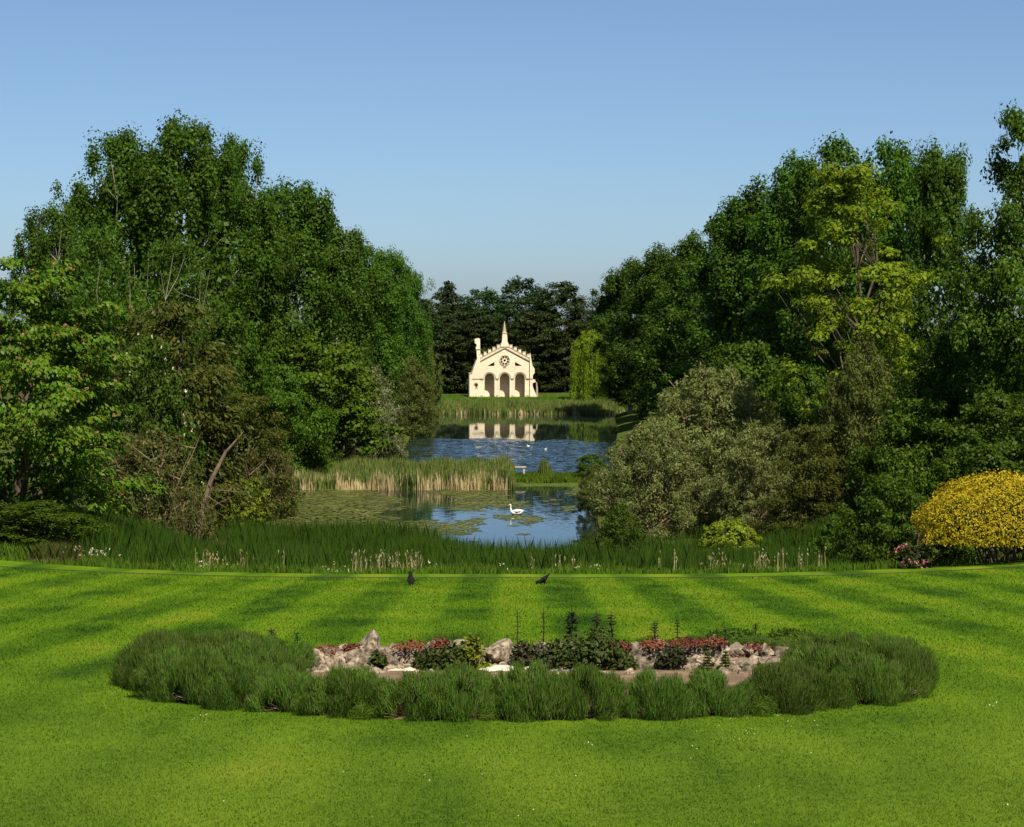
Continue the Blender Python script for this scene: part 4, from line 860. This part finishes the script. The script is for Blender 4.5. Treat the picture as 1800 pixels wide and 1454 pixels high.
# plants among the rocks
def clump(name, px, py, d, wd, ht, mat, label, cat, group, n=500, L=.09, W=.05, up=.7, flat=1.0):
    x, y, z = at(px, py, d); e = empty(name, (x, y, z), label, cat, group)
    m = n; dd = unit(np.stack([rng.normal(size=m), rng.normal(size=m), np.abs(rng.normal(size=m))], 1)); pos = dd * np.array([wd / 2, wd / 2 * flat, ht]) * rng.uniform(.45, 1.05, (m, 1))
    link('foliage', quads_mesh('foliage', leaf_quads(pos, dd * .5 + [0, 0, up] + rng.normal(size=(m, 3)) * .5, L * rng.uniform(.6, 1.3, m), W, rng)), e, mat)
    return e
GS = 'red sedum cushions on the rockwork'
for px, py, w_, lab in ((575, 1141, .6, 'leftmost red sedum cushion, by the left end of the rocks'), (620, 1138, .45, 'red sedum cushion left of the upright knob stone'), (725, 1133, .8, 'broad red sedum cushion right of the upright knob stone'), (775, 1130, .5, 'red sedum cushion beside the broad one on the left rocks'),
                        (1090, 1133, .5, 'red sedum cushion just right of the dark leafy clump'), (1150, 1131, .6, 'red sedum cushion on the pale boulders right of centre'), (1205, 1128, .7, 'red sedum cushion behind the small firs'), (1250, 1127, .7, 'red sedum cushion beside the black bird'), (1330, 1137, .6, 'red sedum cushion at the right end of the rocks'), (1300, 1150, .5, 'red sedum cushion below the black bird'), (1220, 1158, .5, 'red sedum cushion low beside the left small fir'), (1285, 1182, .35, 'lowest small red sedum cushion by the lavender')):
    clump('red_sedum', px, py + 5, 37.3, w_, .13, M['red_sedum'], lab, 'sedum', GS, 420, .06, .04, .9)
GW = 'weedy plants among the rocks'
for px, py, w_, h_, m, lab in ((760, 1168, .8, .38, 'weed', 'rusty green weed mass below the left boulders'), (800, 1160, .7, .4, 'weed', 'dark weed clump beside the rusty mass, left of centre'), (830, 1150, .45, .45, 'lime', 'yellow green weed left of the central boulders'), (850, 1176, .4, .2, 'lime', 'yellow low weed at the slab edge left of centre'), (745, 1178, .3, .18, 'lime', 'small yellow flowered weed under the left boulders'),
                               (1000, 1160, 1.0, .55, 'weed', 'big dark leafy clump at the foot of the tall spikes'), (1050, 1150, .9, .55, 'weed', 'dark leafy clump right under the second tall spike'), (960, 1160, .7, .4, 'purple_weed', 'bronze weed left of the big dark clump'), (1090, 1165, .7, .3, 'weed', 'trailing weed right of the big dark clump'), (920, 1155, .5, .35, 'purple_weed', 'bronze weed in front of the central boulders'), (1180, 1160, .6, .3, 'purple_weed', 'bronze weed below the pale boulders right of centre'), (1015, 1182, .6, .2, 'weed', 'weed hanging over the slab at the centre'), (1130, 1188, .9, .2, 'purple_weed', 'low bronze weed behind the front rim, right of centre'), (790, 1190, .7, .16, 'weed', 'low green weed behind the front rim, left of centre'), (1215, 1196, .8, .22, 'weed', 'low weed below the two small firs'), (1065, 1196, .8, .2, 'purple_weed', 'low bronze weed at the slab edge right of centre'), (705, 1192, .7, .18, 'purple_weed', 'low bronze weed under the left boulders'),
                               (1145, 1122, .35, .12, 'lime', 'tiny yellow tuft behind the pale boulders'), (665, 1160, .35, .2, 'weed', 'green fern tuft under the knob stone'), (1290, 1120, 1.2, .22, 'shrub', 'low green weeds behind the black bird'), (1390, 1122, 1.2, .25, 'shrub', 'low green weeds behind the right end of the rocks')):
    clump('weed_clump', px, py + 6, 36.9 if py > 1130 else 40.6, w_, h_, M[m], lab, 'weed', GW, int(520 * w_ * 1.6), .11, .05, .5)
def spike(px, pbase, ptop, d, label, dense=1.0, mat='purple_weed', lw=.16):
    x, y, z = at(px, pbase, d); H = at(px, ptop, d)[2] - z; e = empty('leafy_spike', (x, y, z), label, 'plant', 'dark leafy spikes rising above the rocks')
    MB().tube([(0, 0, -.05), (.01, 0, H * .5), (0, .01, H)], [.012, .01, .006], 5).build('stem', M['purple_weed'], e)
    C = []; T = []
    for k in range(int(6 * dense + 3)):
        zz = H * (.15 + .85 * (k / (8 * dense + 2)) ** .8)
        for j in range(6):
            a = 1.05 * j + k * .7 + rng.uniform(-.3, .3); l = lw * (1.15 - .6 * zz / H) * rng.uniform(.7, 1.2)
            C.append((math.cos(a) * l * .5, math.sin(a) * l * .5, zz + .02)); T.append((math.cos(a), math.sin(a), rng.uniform(-.2, .7)))
    C = np.array(C); T = np.array(T)
    link('leaves', quads_mesh('leaves', leaf_quads(C, np.array([0, 0, 1.]) + rng.normal(size=C.shape) * .3, lw * 1.0, lw * .3, rng, T)), e, M[mat])
for px, pb, pt, lab, dn, lw in ((1005, 1140, 1064, 'tallest dense leafy spike at the centre of the bed', 1.6, .2), (1048, 1140, 1070, 'leafy spike next right of the tallest one', 1.3, .17), (1074, 1135, 1074, 'slender spike with a fork top, two right of the tallest', .9, .14), (955, 1135, 1068, 'slender spike left of the tallest one', .6, .1), (909, 1135, 1072, 'thin spike with brown buds, left of centre', .5, .08), (1150, 1125, 1092, 'short spike above the pale boulders right of centre', .6, .13), (1190, 1128, 1088, 'thin spike behind the small firs', .5, .1),
                          (1274, 1130, 1100, 'thin spike beside the black bird', .4, .08), (477, 1140, 1104, 'leafy spike at the left end of the rocks', .9, .14), (522, 1143, 1112, 'short thin spike right of the left end spike', .5, .1), (1328, 1112, 1096, 'small spike in the weeds behind the right end of the rocks', .4, .1), (838, 1168, 1116, 'thin dark spike left of the central boulders', .5, .1), (910, 1178, 1130, 'thin spike in front of the central boulders', .5, .1)):
    spike(px, pb, pt, 37.8 if pb < 1160 else 36.8, lab, dn, lw=lw)
# self sown tufts and dead lavender patches between the bushes
for k_, (px, py, d_, w_, h_, m_, lab) in enumerate(((640, 1262, 29.0, .4, .25, 'rough_grass', 'grass tuft at the foot of the front rim, left of centre'), (860, 1268, 28.9, .35, .22, 'rough_grass', 'grass tuft at the foot of the front rim near the centre'), (1345, 1252, 29.4, .4, .24, 'rough_grass', 'grass tuft at the foot of the front rim, right end'))):
    clump('dead_lavender' if m_ == 'dry_stem' else 'grass_tuft', px, py, d_, w_, h_, M[m_], lab, 'lavender' if m_ == 'dry_stem' else 'grass', 'tufts and dead patches in the lavender', 420, .14, .007, .1)
for px, lab in ((1243, 'left one of two small firs in front of the rocks'), (1275, 'right one of two small firs in front of the rocks')):
    x, y, z = at(px, 1190, 36.6); H = .5; e = empty('small_fir', (x, y, z), lab, 'fir', 'small firs in front of the rocks')
    MB().tube([(0, 0, -.05), (0, 0, H)], [.014, .004], 5).build('trunk', M['bark'], e)
    C = []; T = []
    for k in range(9):
        zz = H * (.12 + .1 * k); l = .17 * (1 - k / 9.5)
        for j in range(9):
            a = .7 * j + k; 
            for s_ in (.4, .9): C.append((math.cos(a) * l * s_, math.sin(a) * l * s_, zz - .02 * s_)); T.append((math.cos(a), math.sin(a), -.1))
    C = np.array(C); link('crown', quads_mesh('fir_crown', leaf_quads(C, np.array([0, 0, 1.]) + rng.normal(size=C.shape) * .3, .11, .05, rng, np.array(T))), e, M['olive_fir'] if 'olive_fir' in M else M['willow_olive'])
# wispy stems along the back rim
X = rng.uniform(-1.6, 4.6, 900); Y = 40.8 + rng.normal(size=900) * .35
blades('wispy_stems', X, Y, terrain(X, Y), rng.uniform(.12, .55, 900) * np.interp(X, [-1.6, -.5, 3, 4.6], [1.2, 1, .8, .5]), .008, rng, M['thicket'], 'thin wispy stems along the back rim of the bed', .3)

# ------------------------------------------------------------------ grass blades on the lawn, daisies
def in_bed(x, y): return ((x - BC[0]) / 6.3) ** 2 + ((y - BC[1]) / 6.15) ** 2 < 1
n = 420000; Y = 18.5 + (83.6 - 18.5) * rng.uniform(0, 1, n) ** 1.9; X = rng.uniform(-1, 1, n) * (Y * .258 + .4)
k = ~in_bed(X, Y); X = X[k]; Y = Y[k]; m = len(X); kz = np.interp(Y, [18, 46, 84], [1, 1.9, 2.6])
a = rng.uniform(0, 6.28, m); hgt = rng.uniform(.012, .030, m) * kz; wd = .0055 * kz; b = rng.uniform(0, 6.28, m)
base = np.stack([X, Y, terrain(X, Y) - .004], 1); s = np.stack([np.cos(a) * wd, np.sin(a) * wd, np.zeros(m)], 1)
tip = base + np.stack([np.cos(b) * hgt * .7, np.sin(b) * hgt * .7, hgt], 1)
tag(link('lawn_grass', npmesh('lawn_grass', np.stack([base - s, base + s, tip], 1).reshape(-1, 3), np.arange(3 * m).reshape(-1, 3)), None, M['blades']), 'short grass blades of the near lawn', kind='stuff')
dz = []
for px, py, sp, cnt in ((345, 1268, 25, 8), (1300, 1296, 40, 14), (1380, 1272, 60, 8), (1755, 1250, 15, 10), (1038, 1315, 8, 4), (1225, 1322, 6, 3), (480, 1235, 8, 3), (900, 1400, 700, 18), (200, 1150, 150, 12), (1400, 1040, 250, 40), (1640, 1020, 100, 30), (1700, 1080, 90, 18), (300, 1060, 200, 30), (1000, 1040, 400, 20), (1480, 1090, 120, 16)):
    for _ in range(cnt):
        qx = px + rng.normal() * sp * .6; qy = py + rng.normal() * (4 + sp * .08); d = 11155 / max(30, qy - 885)
        if 19 < d < 83: x = (qx - 900) / F * d; dz.append((x, d, tz(x, d) + .04))
dz = np.array(dz); dz = dz[~in_bed(dz[:, 0], dz[:, 1])]
tag(link('lawn_daisies', quads_mesh('lawn_daisies', leaf_quads(dz, rng.normal(size=dz.shape) * .3 + [0, -.3, 1], .018, .015, rng)), None, M['white_fl']), 'tiny white daisies scattered in the lawn', kind='stuff')

# ------------------------------------------------------------------ birds
def swan(px, py, d, size, label, rz=0):
    x, y, _ = at(px, py, d); e = empty('swan', (x, y, 0), label, 'swan', 'white birds on the water', rz, (size,) * 3)
    b = MB(); b.tube([(.60, 0, .34), (.50, 0, .30), (.36, 0, .22), (.12, 0, .17), (-.14, 0, .16), (-.32, 0, .19), (-.42, 0, .27), (-.47, 0, .38), (-.50, 0, .52), (-.49, 0, .66), (-.48, 0, .75), (-.52, 0, .815), (-.58, 0, .815), (-.63, 0, .795)],
                     [.02, .08, .19, .25, .25, .20, .12, .075, .058, .05, .048, .062, .055, .03], 12)
    b.build('body', M['white'], e, True)
    MB().tube([(-.61, 0, .80), (-.68, 0, .78), (-.73, 0, .765)], [.032, .024, .012], 6).build('beak', M['beak'], e, True)
    for s in (-1, 1): MB().tube([(-.22, s * .17, .24), (.0, s * .23, .30), (.28, s * .17, .33), (.52, s * .05, .36)], [.05, .13, .10, .02], 8).build('wing', M['white'], e, True)
swan(908, 905, 171.5, 1.0, 'large white swan swimming left on the near pond')
swan(929, 786, 262, .42, 'left one of two tiny white birds on the blue lake', .6)
swan(959, 791, 256, .38, 'right one of two tiny white birds on the blue lake', 2.2)
def crow(px, py, d, size, label, tilt, rz, z=None, beakmat='black'):
    x, y, zz = at(px, py, d); zz = tz(x, y) if z is None else z
    e = empty('black_bird', (x, y, zz), label, 'bird', 'black birds on lawn and rocks', rz, (size,) * 3); ct, s_ = math.cos(tilt), math.sin(tilt)
    def R(p): return (p[0] * ct - (p[2] - .12) * s_, p[1], p[0] * s_ + (p[2] - .12) * ct + .14)
    MB().tube([R(p) for p in ((-.24, 0, .13), (-.15, 0, .13), (-.06, 0, .13), (.03, 0, .13), (.11, 0, .15), (.155, 0, .185), (.195, 0, .20), (.225, 0, .19))], [.018, .03, .062, .075, .062, .046, .045, .018], 10).build('body', M['black'], e, True)
    MB().tube([R((.22, 0, .192)), R((.275, 0, .18))], [.016, .004], 6).build('beak', M[beakmat], e)
    for s in (-1, 1):
        MB().tube([R((.08, s * .06, .14)), R((-.03, s * .07, .135)), R((-.16, s * .035, .14))], [.02, .04, .01], 6).build('wing', M['black'], e, True)
        MB().tube([R((-.01, s * .03, .07)), (.0, s * .035, 0.0)], [.01, .008], 5).build('leg', M['black'], e)
crow(722, 1031, 77, 1.35, 'upright black bird standing on the lawn, left of its companion', 1.0, math.radians(100))
crow(956, 1030, 77, 1.35, 'black bird on the lawn pecking with raised tail, right of its companion', -.75, math.radians(190))
x_, y_, z_ = at(1281, 1146, 37.6)
crow(1281, 1146, 37.6, .72, 'black bird perched on the right end of the rocks', .1, math.radians(170), z_)
